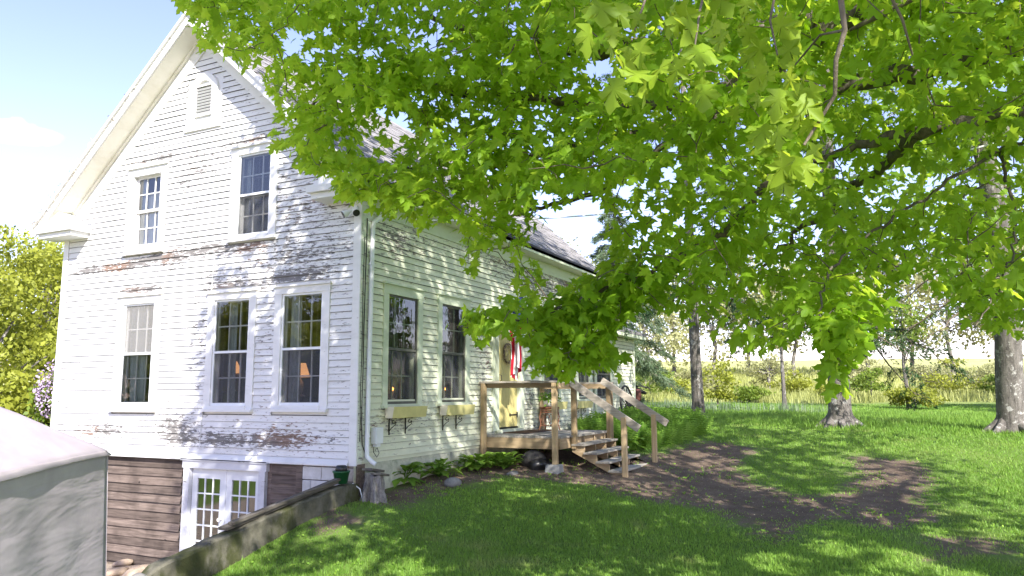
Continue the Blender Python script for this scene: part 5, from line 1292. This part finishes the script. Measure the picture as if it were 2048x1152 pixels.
# unseen leaf clusters added back along the sun to shade the gable's right half
ng = 250; tyy = rng.uniform(-0.4, 3.3, ng); tzz = rng.uniform(-1.4, 7.0, ng); hz_ = rng.uniform(7.6, 11.5, ng)
Tg = np.stack([np.zeros(ng), tyy, tzz], 1); Cg = Tg-SUN*((hz_-tzz)/(-SUN[2]))[:, None]
blg = np.sin(tyy*2.6+0.8*np.sin(tzz*1.1))+0.8*np.sin(tzz*1.5+tyy*1.2+1.0)
C = np.concatenate([C, Cg[shade_ok(Cg) & (blg > -0.75)]])
ni = nearest(C, LIMB); D = C-LIMB[ni]; D /= (np.linalg.norm(D, axis=1, keepdims=True)+1e-6)
p2, d2, n2, s2, t2 = cluster_leaves(C, D, 13, 0.40, (0.12, 0.19), np.full(len(C), 0.45))
# leaves left out along the sun's path to shape sun spots on lawn
def openings(P_):
    Gd = P_+SUN*((P_[:, 2]+0.45)/(-SUN[2]))[:, None]; x_, y_ = Gd[:, 0], Gd[:, 1]
    b1 = np.sin(x_*3.1+1.7*np.sin(y_*1.9+0.6))*np.sin(y_*4.3+1.5*np.sin(x_*1.7+1.0)); b2 = np.sin(x_*7.3+y_*3.1+2*np.sin(y_*2.7))*np.sin(y_*8.7-x_*2.2)
    big = np.sin(x_*0.55+0.9)*np.sin(y_*0.7+0.3)
    v = b1*0.75+b2*0.35
    Sd = P_+SUN*((0.0-P_[:, 1])/SUN[1])[:, None]; Hg = P_+SUN*((0.0-P_[:, 0])/SUN[0])[:, None]
    house_ = ((Sd[:, 0] > -0.5) & (Sd[:, 0] < 14) & (Sd[:, 2] > -0.2) & (Sd[:, 2] < 4.5)) | ((Hg[:, 1] > -0.2) & (Hg[:, 1] < 7) & (Hg[:, 2] > -1.7) & (P_[:, 0] < 0))
    near_ = sstep(1.0, -3.5, x_)*0.16+sstep(-5.0, -7.5, y_)*0.22
    return ~house_ & (v > 0.40-0.14*big-near_)
kp = ~openings(p2); p2, d2, n2, s2, t2 = p2[kp], d2[kp], n2[kp], s2[kp], t2[kp]
Vs = leaves(p2, d2, n2, s2, t2, 'low')
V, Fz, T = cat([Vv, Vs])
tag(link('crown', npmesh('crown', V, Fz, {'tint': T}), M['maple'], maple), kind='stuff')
print('maple leaves', len(pos), len(p2), 'clusters', len(C))
# twigs that carry the clusters: each joins the nearest wood already grown
allC = np.concatenate([cl, C]); ni = nearest(allC, LIMB); dl = np.linalg.norm(allC-LIMB[ni], axis=1); segs = []
LN = LIMB[:, :]; buf = np.zeros((len(LN)+3*len(allC), 3)); buf[:len(LN)] = LN; nb = len(LN)
for ci in np.argsort(dl):
    c_ = allC[ci]; dd_ = ((buf[:nb]-c_)**2).sum(1); i = int(dd_.argmin()); a = buf[i]; dv = c_-a; ln = np.linalg.norm(dv)
    m1 = a+dv*0.35+np.array([0, 0, 0.05*ln])+rng.normal(0, 0.05*ln, 3); m2 = a+dv*0.7+np.array([0, 0, 0.04*ln])+rng.normal(0, 0.05*ln, 3)
    segs.append(([a, m1, m2, c_], [0.0035+0.005*min(ln, 1.5), 0.003+0.004*min(ln, 1.5), 0.004, 0.002]))
    buf[nb:nb+3] = (m1, m2, c_); nb += 3
tag(tubes_np(segs, 4).build('twigs', M['twig'], maple), kind='stuff')
# the pale twigs that hang in front
for pts, r0, r1 in (([(1670,-60,2.5),(1682,0,2.5),(1690,60,2.5),(1672,120,2.52),(1670,190,2.55),(1640,240,2.6),(1608,290,2.6)], 0.011, 0.005), ([(1690,60,2.5),(1640,70,2.6),(1590,130,2.7)], 0.005, 0.003), ([(1300,-60,2.6),(1290,0,2.5),(1270,60,2.45)], 0.006, 0.003), ([(1420,-60,2.7),(1400,20,2.5),(1390,90,2.45)], 0.006, 0.003), ([(1560,-60,2.9),(1540,40,2.85),(1555,110,2.8)], 0.006, 0.003), ([(1890,-40,5.0),(1760,30,5.2),(1700,60,5.4)], 0.035, 0.012), ([(1770,-30,4.0),(1805,40,4.0),(1825,110,4.1)], 0.010, 0.005)):
    P_ = [at(*p) for p in pts]; b = MB(); b.tube(P_, list(np.linspace(r0, r1, len(P_))), 7); b.build('twig', M['twig'], maple)

def rhomb(pos, size, tint, nrm=None):
    N = len(pos); d = rng.normal(0, 1, (N, 3)); d[:, 2] -= 0.3; nr_ = rng.normal(0, 0.6, (N, 3)); nr_[:, 2] += 0.6
    s, d, n = frames(d, nr_)
    P_ = np.stack([pos, pos+(d*0.5+s*0.33)*size[:, None], pos+d*size[:, None], pos+(d*0.5-s*0.33)*size[:, None]], 1).reshape(-1, 3)
    i = np.arange(N)*4
    return P_, np.concatenate([np.stack([i, i+1, i+2], 1), np.stack([i, i+2, i+3], 1)]), np.repeat(tint, 4)
# ================================================================== garden plants
def blades(pos, h, w, lean, tint, az=None):
    """grass: one narrow triangle a blade"""
    N = len(pos); az = rng.uniform(0, 2*np.pi, N) if az is None else az
    fx, fy = np.cos(az), np.sin(az); sd = np.stack([-fy, fx, np.zeros(N)], 1)*(w/2)[:, None]
    tip = pos+np.stack([fx*lean*h, fy*lean*h, h], 1)
    V = np.stack([pos-sd, pos+sd, tip], 1).reshape(-1, 3); Fz = np.arange(N*3).reshape(-1, 3)
    return V, Fz, np.repeat(tint, 3)
def patchy(x, y, k=1.0): return 0.5+0.28*np.sin(x*1.7*k+1.3*np.sin(y*1.1*k))+0.22*np.sin(y*2.3*k+0.7+np.sin(x*0.9*k))
# lawn
N = 620000
r_ = 4.5*np.exp(rng.uniform(0, math.log(44/4.5), N)); th = YAW+rng.uniform(-0.66, 0.66, N)
x, y = CAM[0]+r_*np.cos(th), CAM[1]+r_*np.sin(th)
dv = dirtval(x, y)
ok = (rng.uniform(0, 1, N) > np.clip(dv*1.25+0.9*(patchy(x, y, 2.6)-0.5)*(dv > 0.03), 0, 0.965)) & ~((y > -0.14) & (x < 14.0)) & (x < 33) & ~((x < WALLX0) & (y > -1.3))
x, y, r_, dv = x[ok], y[ok], r_[ok], dv[ok]
hh = rng.uniform(0.022, 0.055, len(x))*(0.75+0.5*patchy(x, y, 0.8))*(1+0.012*r_)*(1-0.5*dv)
tall = np.zeros(len(x))
for (bx_, by_, rr) in ((8.0, -9.5, 5.0), (15.5, -6.0, 4.5), (13.0, -9.5, 4.5), (20, -3, 5), (18.0, -8, 5)): tall = np.maximum(tall, 1-sstep(rr*0.4, rr, np.hypot((x-bx_), (y-by_))))
tall *= sstep(11, 14, x)
hh = hh*(1+2.2*tall)
pos = np.stack([x, y, hgt(x, y)-0.004], 1)
V, Fz, T = blades(pos, hh, (0.004+0.0009*r_)*rng.uniform(0.7, 1.4, len(x)), rng.uniform(0.1, 0.9, len(x)), np.clip(0.30+0.55*(patchy(x, y, 0.45)-0.5)+0.3*(patchy(x, y, 1.9)-0.5)+rng.normal(0, 0.22, len(x))+0.10*dv, 0, 1))
tag(link('lawn_grass', npmesh('lawn_grass', V, Fz, {'tint': T}), M['grass']), 'mown green lawn grass spreading around the bare dirt path', 'grass', kind='stuff')
# clover, weeds and last year's leaves in the lawn
N = 5200; r_ = 5.5*np.exp(rng.uniform(0, math.log(20/5.5), N)); th = YAW+rng.uniform(-0.64, 0.5, N); x, y = CAM[0]+r_*np.cos(th), CAM[1]+r_*np.sin(th)
ok = ~((y > -0.3) & (x < 14)) & ~((x < WALLX0) & (y > -1.3)) & (patchy(x, y, 1.3) > 0.42); x, y = x[ok], y[ok]; n = len(x)
Pw = np.repeat(np.stack([x, y, hgt(x, y)+0.02], 1), 4, 0)+rng.normal(0, 0.025, (n*4, 3))*np.array([1, 1, 0.25]); V, Fz, T = rhomb(Pw, rng.uniform(0.02, 0.05, n*4), rng.uniform(0.2, 1, n*4))
tag(link('lawn_weeds', npmesh('lawn_weeds', V, Fz, {'tint': T}), M['hosta']), 'small clover and weed leaves scattered through the lawn', 'weeds', kind='stuff')
# twig and stone litter on the bare soil
N = 900; k = rng.integers(0, len(DIRT), N); lo, hi = np.min(DIRT, 0), np.max(DIRT, 0)
x, y = rng.uniform(lo[0], hi[0], N*3), rng.uniform(lo[1], hi[1], N*3); ok = (dirtval(x, y) > 0.5) & (y < -0.2); x, y = x[ok][:N], y[ok][:N]; n = len(x)
V, Fz, T = blades(np.stack([x, y, hgt(x, y)+0.003], 1), rng.uniform(0.003, 0.014, n), rng.uniform(0.008, 0.026, n), rng.uniform(0.5, 3, n), rng.uniform(0, 1, n))
tag(link('soil_litter', npmesh('soil_litter', V, Fz, {'tint': T}), M['dryflower']), 'small pale twigs and chips scattered over bare dark soil', 'litter', kind='stuff')
# hostas
def hosta(px_, py_, n, ln, wd, label, mat, z=None, up=0.55, rad=0.10, xy=None):
    g_ = ground_at(px_, py_) if xy is None else np.array([xy[0], xy[1], 0.0]); g_[2] = float(hgt(g_[0], g_[1]))
    o = empty('hosta', tuple(g_)); tag(o, label, 'hosta', 'hostas and leafy plants along the foundation')
    A = rng.uniform(0, 2*np.pi, n); lev = rng.uniform(0, 1, n)
    base = g_+np.stack([np.cos(A)*rad*rng.uniform(0, 1.6, n), np.sin(A)*rad*rng.uniform(0, 1.6, n), 0.05+0.20*lev], 1)
    dr_ = np.stack([np.cos(A), np.sin(A), rng.uniform(-0.1, up, n)+0.5*lev], 1)
    V, Fz, T = leafblades(base, dr_, np.tile([0, 0, 1.0], (n, 1)), rng.uniform(*ln, n), rng.uniform(*wd, n), rng.uniform(0.05, 1, n), 0.45)
    link('foliage', npmesh('foliage', V, Fz, {'tint': T}), mat, o)
    segs = [([g_, (g_+b_)/2+(0, 0, 0.02), b_], [0.008, 0.006, 0.004]) for b_ in base]
    tubes_np(segs, 4).build('stems', M['fern'], o)
hosta(808, 966, 44, (0.26, 0.40), (0.12, 0.18), 'yellow green hosta clump nearest the house corner', M['hosta'])
hosta(878, 954, 48, (0.20, 0.32), (0.11, 0.16), 'low dark green hosta clump beside the grey rock', M['hosta'], rad=0.16)
hosta(955, 942, 90, (0.15, 0.22), (0.11, 0.16), 'round leaved green plant clump left of the deck post', M['hosta'], rad=0.17, up=0.9)
hosta(1010, 938, 90, (0.15, 0.22), (0.11, 0.16), 'round leaved green plant clump under left deck edge', M['hosta'], rad=0.16, up=0.9)
hosta(0, 0, 50, (0.25, 0.36), (0.10, 0.16), 'broad leaved plant behind the stairs beside the wall', M['hosta'], xy=(7.0, -0.9), rad=0.2)
hosta(0, 0, 50, (0.25, 0.36), (0.10, 0.16), 'broad leaved plant right of the stairs near the fern bed', M['hosta'], xy=(7.4, -1.8), rad=0.2)
# fern bed
def ferns(n):
    V = []; Fz = []; T = []
    BP = [(7.0, -1.9), (8.4, -2.5), (10.4, -2.9), (12.6, -2.2), (13.6, -0.4), (8.0, -0.3)]
    cnt = 0
    while cnt < n:
        x, y = rng.uniform(6.8, 13.8), rng.uniform(-3.0, -0.3)
        if not inpoly(np.array([x]), np.array([y]), BP)[0]: continue
        cnt += 1; z = float(hgt(x, y)); a = rng.uniform(0, 2*np.pi); ln = rng.uniform(0.35, 0.62); ti = rng.uniform(0, 1); lean = rng.uniform(0.15, 0.6)
        d = np.array([math.cos(a), math.sin(a), 0]); sd = np.array([-d[1], d[0], 0])
        for k in range(9):
            u = (k+0.6)/9; c = np.array([x, y, z])+d*lean*ln*u**1.6+np.array([0, 0, ln*(u-0.25*u*u*lean*2)]); w_ = ln*0.20*(1-u)**0.7*(0.55+u)
            for s in (-1, 1):
                b0 = len(V); tip = c+sd*s*w_*2+d*0.02-np.array([0, 0, w_*0.4]); dv_ = np.array([0, 0, ln*0.028])
                V += [c-dv_, c+dv_, tip]; Fz.append((b0, b0+1, b0+2)); T += [ti]*3
    return np.array(V), np.array(Fz), np.array(T)
V, Fz, T = ferns(2600)
tag(link('fern_bed', npmesh('fern_bed', V, Fz, {'tint': T}), M['fern']), 'dense bed of green ferns beside the porch stairs', 'ferns', kind='stuff')

# ================================================================== farther trees
def crown_pts(c, r, nl, n, seed):
    rg = np.random.default_rng(seed); L_ = rg.normal(0, 1, (nl, 3)); L_ /= np.linalg.norm(L_, axis=1, keepdims=True); L_ *= rg.uniform(0.35, 0.85, (nl, 1)); rl = rg.uniform(0.22, 0.42, nl)
    i = rg.integers(0, nl, n); q_ = rg.normal(0, 1, (n, 3)); q_ /= np.linalg.norm(q_, axis=1, keepdims=True); q_ *= (rg.uniform(0.3, 1, (n, 1))**0.45)
    P_ = L_[i]+q_*rl[i][:, None]*np.array([1, 1, 0.75]); t_ = 0.35+0.30*q_[:, 2]+rg.normal(0, 0.15, n)+(rg.uniform(-.15, .15, nl))[i]
    return np.array(c)+P_*np.array(r), np.clip(t_, 0, 1), np.array(c)+L_*np.array(r)
def tree(name, base, h, r, label, cat_, mat, group, n=2600, size=(0.22, 0.42), seed=0, trunk=0.16, barkm=None, low=0.35, nl=26):
    o = empty(name, tuple(base)); tag(o, label, cat_, group)
    c = np.array(base)+np.array([0, 0, h*(low+(1-low)/2)])
    P_, t_, L_ = crown_pts(c, (r, r, h*(1-low)/2*1.1), nl, n, seed)
    V, Fz, T = rhomb(P_, rng.uniform(*size, n), t_)
    link('crown', npmesh('crown', V, Fz, {'tint': T}), mat, o)
    rr = random.Random(seed); top = c+np.array([rr.uniform(-.2, .2)*r, rr.uniform(-.2, .2)*r, h*0.2])
    b = MB(); b.tube([np.array(base)-(0, 0, 0.2), np.array(base)+(0, 0, h*0.12), (np.array(base)+c)/2+np.array([rr.uniform(-.1, .1), rr.uniform(-.1, .1), 0])*r, c, top], [trunk*1.4, trunk, trunk*0.8, trunk*0.5, trunk*0.15], 9)
    tr = b.build('trunk', barkm or M['spruce_bark'], o)
    b = MB()
    for l_ in L_[:14]: s0 = np.array(base)+(c-np.array(base))*rr.uniform(0.5, 1.0); b.tube([s0, (s0+l_)/2+np.array([0, 0, 0.1*h*0.2]), l_], [trunk*0.35, trunk*0.22, trunk*0.06], 5, caps=False)
    b.build('limbs', barkm or M['spruce_bark'], o)
    return o
def base_at(px_, dist):
    d_ = ray(px_, 790); d_ = d_/np.hypot(d_[0], d_[1]); x, y = CAM[0]+d_[0]*dist, CAM[1]+d_[1]*dist
    return np.array([x, y, float(hgt(x, y))])
LT = ['tall pale spring tree at far left behind the shelter', 'rounded yellow green tree behind the left house corner', 'low bright green tree above the grey shelter roof', 'broad yellow green tree at left edge of picture', 'dense green tree peeping past left house eave']
for i, (px_, ds, h, r_) in enumerate(((-60, 34, 7.8, 4.0), (70, 30, 7.0, 3.2), (20, 22, 3.4, 2.4), (-30, 26, 5.8, 3.0), (125, 36, 7.6, 3.2))):
    tree('maple_sapling' if i == 2 else 'leafy_tree', base_at(px_, ds), h, r_, LT[i], 'tree', M['bushy'], 'spring trees behind the left house corner', 10000, (0.10, 0.20), 100+i, 0.16, low=0.12)
# lilac by the left corner
lb_ = base_at(112, 20.5); li = tree('lilac_bush', lb_, 3.6, 0.62, 'lilac bush with pale purple blossoms beside left house corner', 'bush', M['bush'], None, 2000, (0.08, 0.14), 131, 0.05, low=0.1)
N = 1300; P_, t_, L_ = crown_pts(lb_+(0, 0, 2.6), (0.5, 0.5, 1.1), 30, N, 132); V, Fz, T = rhomb(P_+np.array([-0.1, -0.2, 0]), rng.uniform(0.05, 0.10, N), t_); link('blossoms', npmesh('blossoms', V, Fz, {'tint': T}), M['lilac'], li)
# trees across the drive, which the gable windows mirror
for i, (bx_, by_, h, r_) in enumerate(((-28, 26, 11, 5), (-29, 35, 13, 6), (-24, 20, 9, 4), (-32, 46, 12, 6), (22, -19.5, 11, 4.5), (31, -24, 13, 6))):
    lb = ('nearest yellow tree across the drive, mirrored in gable windows', 'broad yellow tree across the drive, mirrored left of others', 'smallest yellow tree across the drive, mirrored in gable windows', 'farthest yellow tree across the drive, mirrored in gable windows', 'slimmer green tree beyond the right lawn, mirrored in side windows', 'broader green tree beyond the right lawn, mirrored in side windows')[i]
    tree('leafy_tree', (bx_, by_, float(hgt(bx_, by_))), h, r_, lb, 'tree', M['bushy'] if i < 4 else M['bush'], 'mirrored trees across the drive' if i < 4 else 'mirrored trees beyond the lawn', 2200, (0.5, 0.9), 500+i, 0.25, low=0.1)
# hillside trees on the right
k = 0
for px_, ds, h, r_ in ((1290, 74, 7.0, 5.0), (1350, 92, 9.5, 5.5), (1430, 84, 8, 5), (1500, 98, 11, 6), (1590, 88, 9, 5.5), (1660, 96, 11, 6.5), (1740, 86, 8.5, 5), (1830, 94, 11, 6), (1910, 88, 9.5, 5.5), (2000, 98, 12, 6.5), (2080, 88, 10, 6), (1220, 90, 10, 6), (1150, 95, 11, 6), (1400, 64, 2.6, 2.2), (1540, 68, 2.9, 2.4), (1710, 70, 3.0, 2.6), (1870, 66, 2.6, 2.2), (1975, 62, 2.4, 2.2)):
    tree('hillside_tree', base_at(px_, ds), h*(1.55 if h > 5 else 1.0), r_, 'pale distant tree on the rising field behind the lawn', 'tree', M['palewood'], 'distant trees on the hillside', 2400, (0.055*r_, 0.10*r_), 200+k, 0.2, low=0.1); k += 1
# shrubs along the meadow edge
SHL = ['bright shrub just right of the house wing', 'low bright shrub left of the nearest grey trunk', 'bright shrub right behind the nearest grey trunk', 'pale shrub midway between the two left trunks', 'low pale shrub left of the flared trunk', 'bright shrub directly behind the flared trunk', 'yellow green shrub just right of the flared trunk', 'bright low shrub midway along right meadow edge', 'pale twiggy shrub left of the rightmost trunk', 'bright shrub behind the rightmost trunk']
SHH = (2.6, 1.3, 2.2, 1.0, 1.7, 0.9, 1.9, 1.1, 2.3, 1.4)
for i, px_ in enumerate((1300, 1350, 1435, 1500, 1585, 1660, 1745, 1830, 1905, 2010)):
    ds = rng.uniform(35, 52); tree('shrub', base_at(px_, ds), SHH[i], 0.6+SHH[i]*rng.uniform(0.35, 0.6), SHL[i], 'shrub', M['bushy'] if i % 3 else M['bush'], 'shrubs along the meadow edge', 1500, (0.10, 0.2), 300+i, 0.04, low=0.05, nl=22)
# meadow grass and blue-green clumps
N = 60000; r_ = 34*np.exp(rng.uniform(0, math.log(110/34), N)); th = YAW+rng.uniform(-0.68, 0.15, N); x, y = CAM[0]+r_*np.cos(th), CAM[1]+r_*np.sin(th); ok = (x+0.2*y > 33+1.5*np.sin(y*0.5)); x, y, r_ = x[ok], y[ok], r_[ok]; n = len(x)
V, Fz, T = blades(np.stack([x, y, hgt(x, y)-0.02], 1), rng.uniform(0.2, 0.75, n), 0.0012*r_*rng.uniform(0.6, 1.5, n), rng.uniform(0.05, 0.6, n), np.clip(0.5+0.5*(patchy(x, y, 0.3)-0.5)+rng.normal(0, 0.2, n), 0, 1))
tag(link('meadow_grass', npmesh('meadow_grass', V, Fz, {'tint': T}), M['meadow']), 'tall sunlit yellow green meadow grass beyond the lawn', 'grass', kind='stuff')
V = []; parts_ = []
for px_ in (1342, 1370, 1470, 1590):
    b0 = base_at(px_+rng.normal(0, 6), 31.5+rng.uniform(-1, 1.5)); n = 240; q_ = b0+np.stack([rng.normal(0, 0.55, n), rng.normal(0, 0.8, n), np.zeros(n)], 1); q_[:, 2] = hgt(q_[:, 0], q_[:, 1])
    parts_.append(blades(q_, rng.uniform(0.3, 0.6, n), rng.uniform(0.02, 0.045, n), rng.uniform(0.05, 0.4, n), rng.uniform(0, 1, n)))
V, Fz, T = cat(parts_); tag(link('iris_bed', npmesh('iris_bed', V, Fz, {'tint': T}), M['iris']), 'row of blue green bladed plants edging the far lawn', 'plants', kind='stuff')

# ---- the three trunks on the lawn
def bough(mb, tw, nd, p, d, ln, r0, droop, dens, rr, needle=0.10):
    pts = []; k = 9
    for i in range(k+1):
        u = i/k; q_ = p+d*ln*u+np.array([0, 0, -droop*ln*u*u+0.06*ln*math.sin(u*5)])+np.array([rr.gauss(0, 1) for _ in range(3)])*0.015*ln*u; pts.append(q_)
    mb.tube(pts, [r0*(1-0.85*i/k) for i in range(k+1)], 6, caps=False)
    s = np.cross(d, (0, 0, 1.0)); s /= np.linalg.norm(s)+1e-9
    for i in range(2, k+1):
        for sgn in (-1, 1):
            for rep in range(2):
                q_ = pts[i]+(pts[i]-pts[i-1])*rr.uniform(-0.5, 0.5); tl = ln*0.30*(1-0.5*i/k)*rr.uniform(0.5, 1.2)
                e = q_+s*sgn*tl*0.8+d*tl*0.55+np.array([0, 0, -tl*rr.uniform(0.1, 0.8)]); m_ = (q_+e)/2+np.array([0, 0, 0.05*tl])
                tw.tube([q_, m_, e], [r0*0.16, r0*0.10, 0.003], 3, caps=False)
                if rr.random() < dens:
                    for w in range(int(14*tl/0.5)+4):
                        u = rr.uniform(0.15, 1.05); c = q_+(e-q_)*u; nd.append((c, (e-q_)/np.linalg.norm(e-q_)))
def lawn_tree(px_, py_, path, rad, label, n_b, hts, lens, dens, seed, needlemat, gdepth=None):
    g_ = ground_at(px_, py_); o = empty('lawn_tree', tuple(g_)); tag(o, label, 'tree', 'trees standing on the lawn')
    dep = (g_-CAM)@FW; rr = random.Random(seed)
    pts = [at(a, b_, dep+c_) for a, b_, c_ in path]; pts[0][2] -= 0.15
    b = MB(); b.tube(pts, rad, 16); tk = b.build('trunk', M['spruce_bark'], o)
    # root flare
    b = MB()
    for i in range(7):
        a = 2*math.pi*i/7+rr.uniform(-.3, .3); r0 = rad[1]
        e = pts[1]*0+np.array([g_[0]+math.cos(a)*r0*2.3, g_[1]+math.sin(a)*r0*2.3, g_[2]-0.06]); b.tube([np.array([g_[0], g_[1], g_[2]+r0*1.6]), np.array([g_[0]+math.cos(a)*r0*1.05, g_[1]+math.sin(a)*r0*1.05, g_[2]+r0*0.45]), e], [r0*0.55, r0*0.42, r0*0.12], 8)
    b.build('root_flare', M['spruce_bark'], o)
    mb, tw, nd = MB(), MB(), []
    for i in range(n_b):
        u = rr.uniform(*hts); k = min(int(u*(len(pts)-1)), len(pts)-2); f = u*(len(pts)-1)-k; p = pts[k]*(1-f)+pts[k+1]*f
        a = rr.uniform(0, 2*math.pi); d = np.array([math.cos(a), math.sin(a), rr.uniform(-0.15, 0.25)])
        bough(mb, tw, nd, p, d, rr.uniform(*lens), rad[1]*rr.uniform(0.10, 0.2), rr.uniform(0.15, 0.5), dens, rr)
    mb.build('boughs', M['twig'], o); tw.build('twigs', M['twig'], o)
    if nd:
        C_ = np.array([q_[0] for q_ in nd]); Dn = np.array([q_[1] for q_ in nd]); C_ = C_+rng.normal(0, 0.04, C_.shape)
        rep = 3; C_ = np.repeat(C_, rep, 0); Dn = np.repeat(Dn, rep, 0)+rng.normal(0, 0.5, (len(C_), 3)); Dn[:, 2] -= 0.35
        n = len(C_); s, d, nn = frames(Dn, rng.normal(0, 1, (n, 3))); ln = rng.uniform(0.07, 0.16, n)[:, None]
        P_ = np.stack([C_-s*0.012, C_+s*0.012, C_+d*ln], 1).reshape(-1, 3)
        link('needles', npmesh('needles', P_, np.arange(n*3).reshape(-1, 3), {'tint': np.repeat(rng.uniform(0, 1, n), 3)}), needlemat, o)
    return o, pts
lawn_tree(1397, 840, [(1397, 840, 0), (1396, 800, 0), (1390, 700, 0), (1386, 600, 0), (1378, 450, 0.1), (1370, 250, 0.2), (1362, 60, 0.3), (1358, -100, 0.4)], [0.25, 0.19, 0.17, 0.155, 0.135, 0.10, 0.06, 0.03], 'slim grey trunked tree nearest the house wing', 30, (0.36, 0.98), (1.4, 3.4), 0.8, 5, M['needle'])
lawn_tree(1681, 853, [(1681, 855, 0), (1680, 822, 0), (1676, 740, 0), (1668, 640, 0), (1664, 500, 0), (1655, 300, 0.2), (1650, 80, 0.3), (1645, -120, 0.5)], [0.50, 0.30, 0.265, 0.25, 0.22, 0.16, 0.09, 0.03], 'tree with wide flared trunk base in the middle lawn', 34, (0.36, 0.98), (1.6, 3.8), 0.5, 6, M['needle'])
o3, p3 = lawn_tree(2025, 864, [(2027, 868, 0), (2024, 830, 0), (2018, 740, 0), (2014, 600, 0), (1992, 420, 0), (1968, 300, 0), (1956, 200, 0), (1930, 60, 0.4), (1915, -120, 0.8)], [0.50, 0.32, 0.29, 0.27, 0.25, 0.23, 0.18, 0.13, 0.08], 'thick mottled trunked tree at the right edge', 30, (0.33, 0.75), (1.5, 3.6), 0.16, 7, M['needle_pale'])
b = MB(); b.tube([p3[5], at(2010, 250, 18.2), at(2050, 160, 18.0), at(2110, 40, 17.5)], [0.2, 0.17, 0.13, 0.06], 10); b.build('limb', M['spruce_bark'], o3)
q_ = sample_poly([(1380, -60), (1380, 420), (1560, 470), (1760, 520), (2110, 560), (2110, -60)], 170); dep3 = (p3[0]-CAM)@FW
C = np.array([at(a, b_, dep3+rng.uniform(-4.5, 3.0)) for a, b_ in q_]); D = C-np.array(p3[6]); D /= np.linalg.norm(D, axis=1, keepdims=True)
P_, d_, n_, s_, t_ = cluster_leaves(C, D, 22, 0.62, (0.13, 0.22), np.full(len(C), 0.25)); V, Fz, T = leaves(P_, d_, n_, s_, t_, 'low'); tag(link('crown', npmesh('crown', V, Fz, {'tint': T}), M['maple'], o3), kind='stuff')
# pale conifer against the sky right of the roof, and small sunlit trunks in the field
def conifer(base, h, r, label, mat, seed, group=None):
    o = empty('conifer', tuple(base)); tag(o, label, 'tree', group); rr = random.Random(seed); base = np.array(base)
    b = MB(); b.tube([base-(0, 0, .2), base+(0, 0, h*0.5), base+(0, 0, h)], [h*0.018, h*0.011, 0.02], 8); b.build('trunk', M['spruce_bark'], o)
    mb, tw, nd = MB(), MB(), []
    for i in range(46):
        u = 0.12+0.86*(i/45); a = i*2.4; d = np.array([math.cos(a), math.sin(a), 0.05]); ln = r*(1.05-u)*rr.uniform(0.75, 1.1)
        bough(mb, tw, nd, base+(0, 0, h*u), d, ln, 0.04, 0.35, 0.9, rr)
    mb.build('boughs', M['twig'], o); tw.build('twigs', M['twig'], o)
    C_ = np.array([q_[0] for q_ in nd]); Dn = np.array([q_[1] for q_ in nd]); rep = 2; C_ = np.repeat(C_, rep, 0)+rng.normal(0, 0.08, (len(C_)*rep, 3)); Dn = np.repeat(Dn, rep, 0)+rng.normal(0, .5, (len(C_), 3)); Dn[:, 2] -= .3
    n = len(C_); s, d, nn = frames(Dn, rng.normal(0, 1, (n, 3))); ln = rng.uniform(0.14, 0.32, n)[:, None]
    link('needles', npmesh('needles', np.stack([C_-s*0.025, C_+s*0.025, C_+d*ln], 1).reshape(-1, 3), np.arange(n*3).reshape(-1, 3), {'tint': np.repeat(rng.uniform(0, 1, n), 3)}), mat, o)
conifer(base_at(1235, 40), 11.5, 4.2, 'pale feathery conifer behind the far roof end', M['needle_pale'], 61)
for i, (px_, ds, lb) in enumerate(((1568, 33, 'small sunlit slanting tree at lawn edge left of the flared trunk'), (1816, 38, 'small sunlit tree trunk in the meadow right of flared trunk'))):
    tree('small_tree', base_at(px_, ds), 5.2, 1.5, lb, 'tree', M['bush'], None, 900, (0.12, 0.22), 400+i, 0.085, low=0.5)
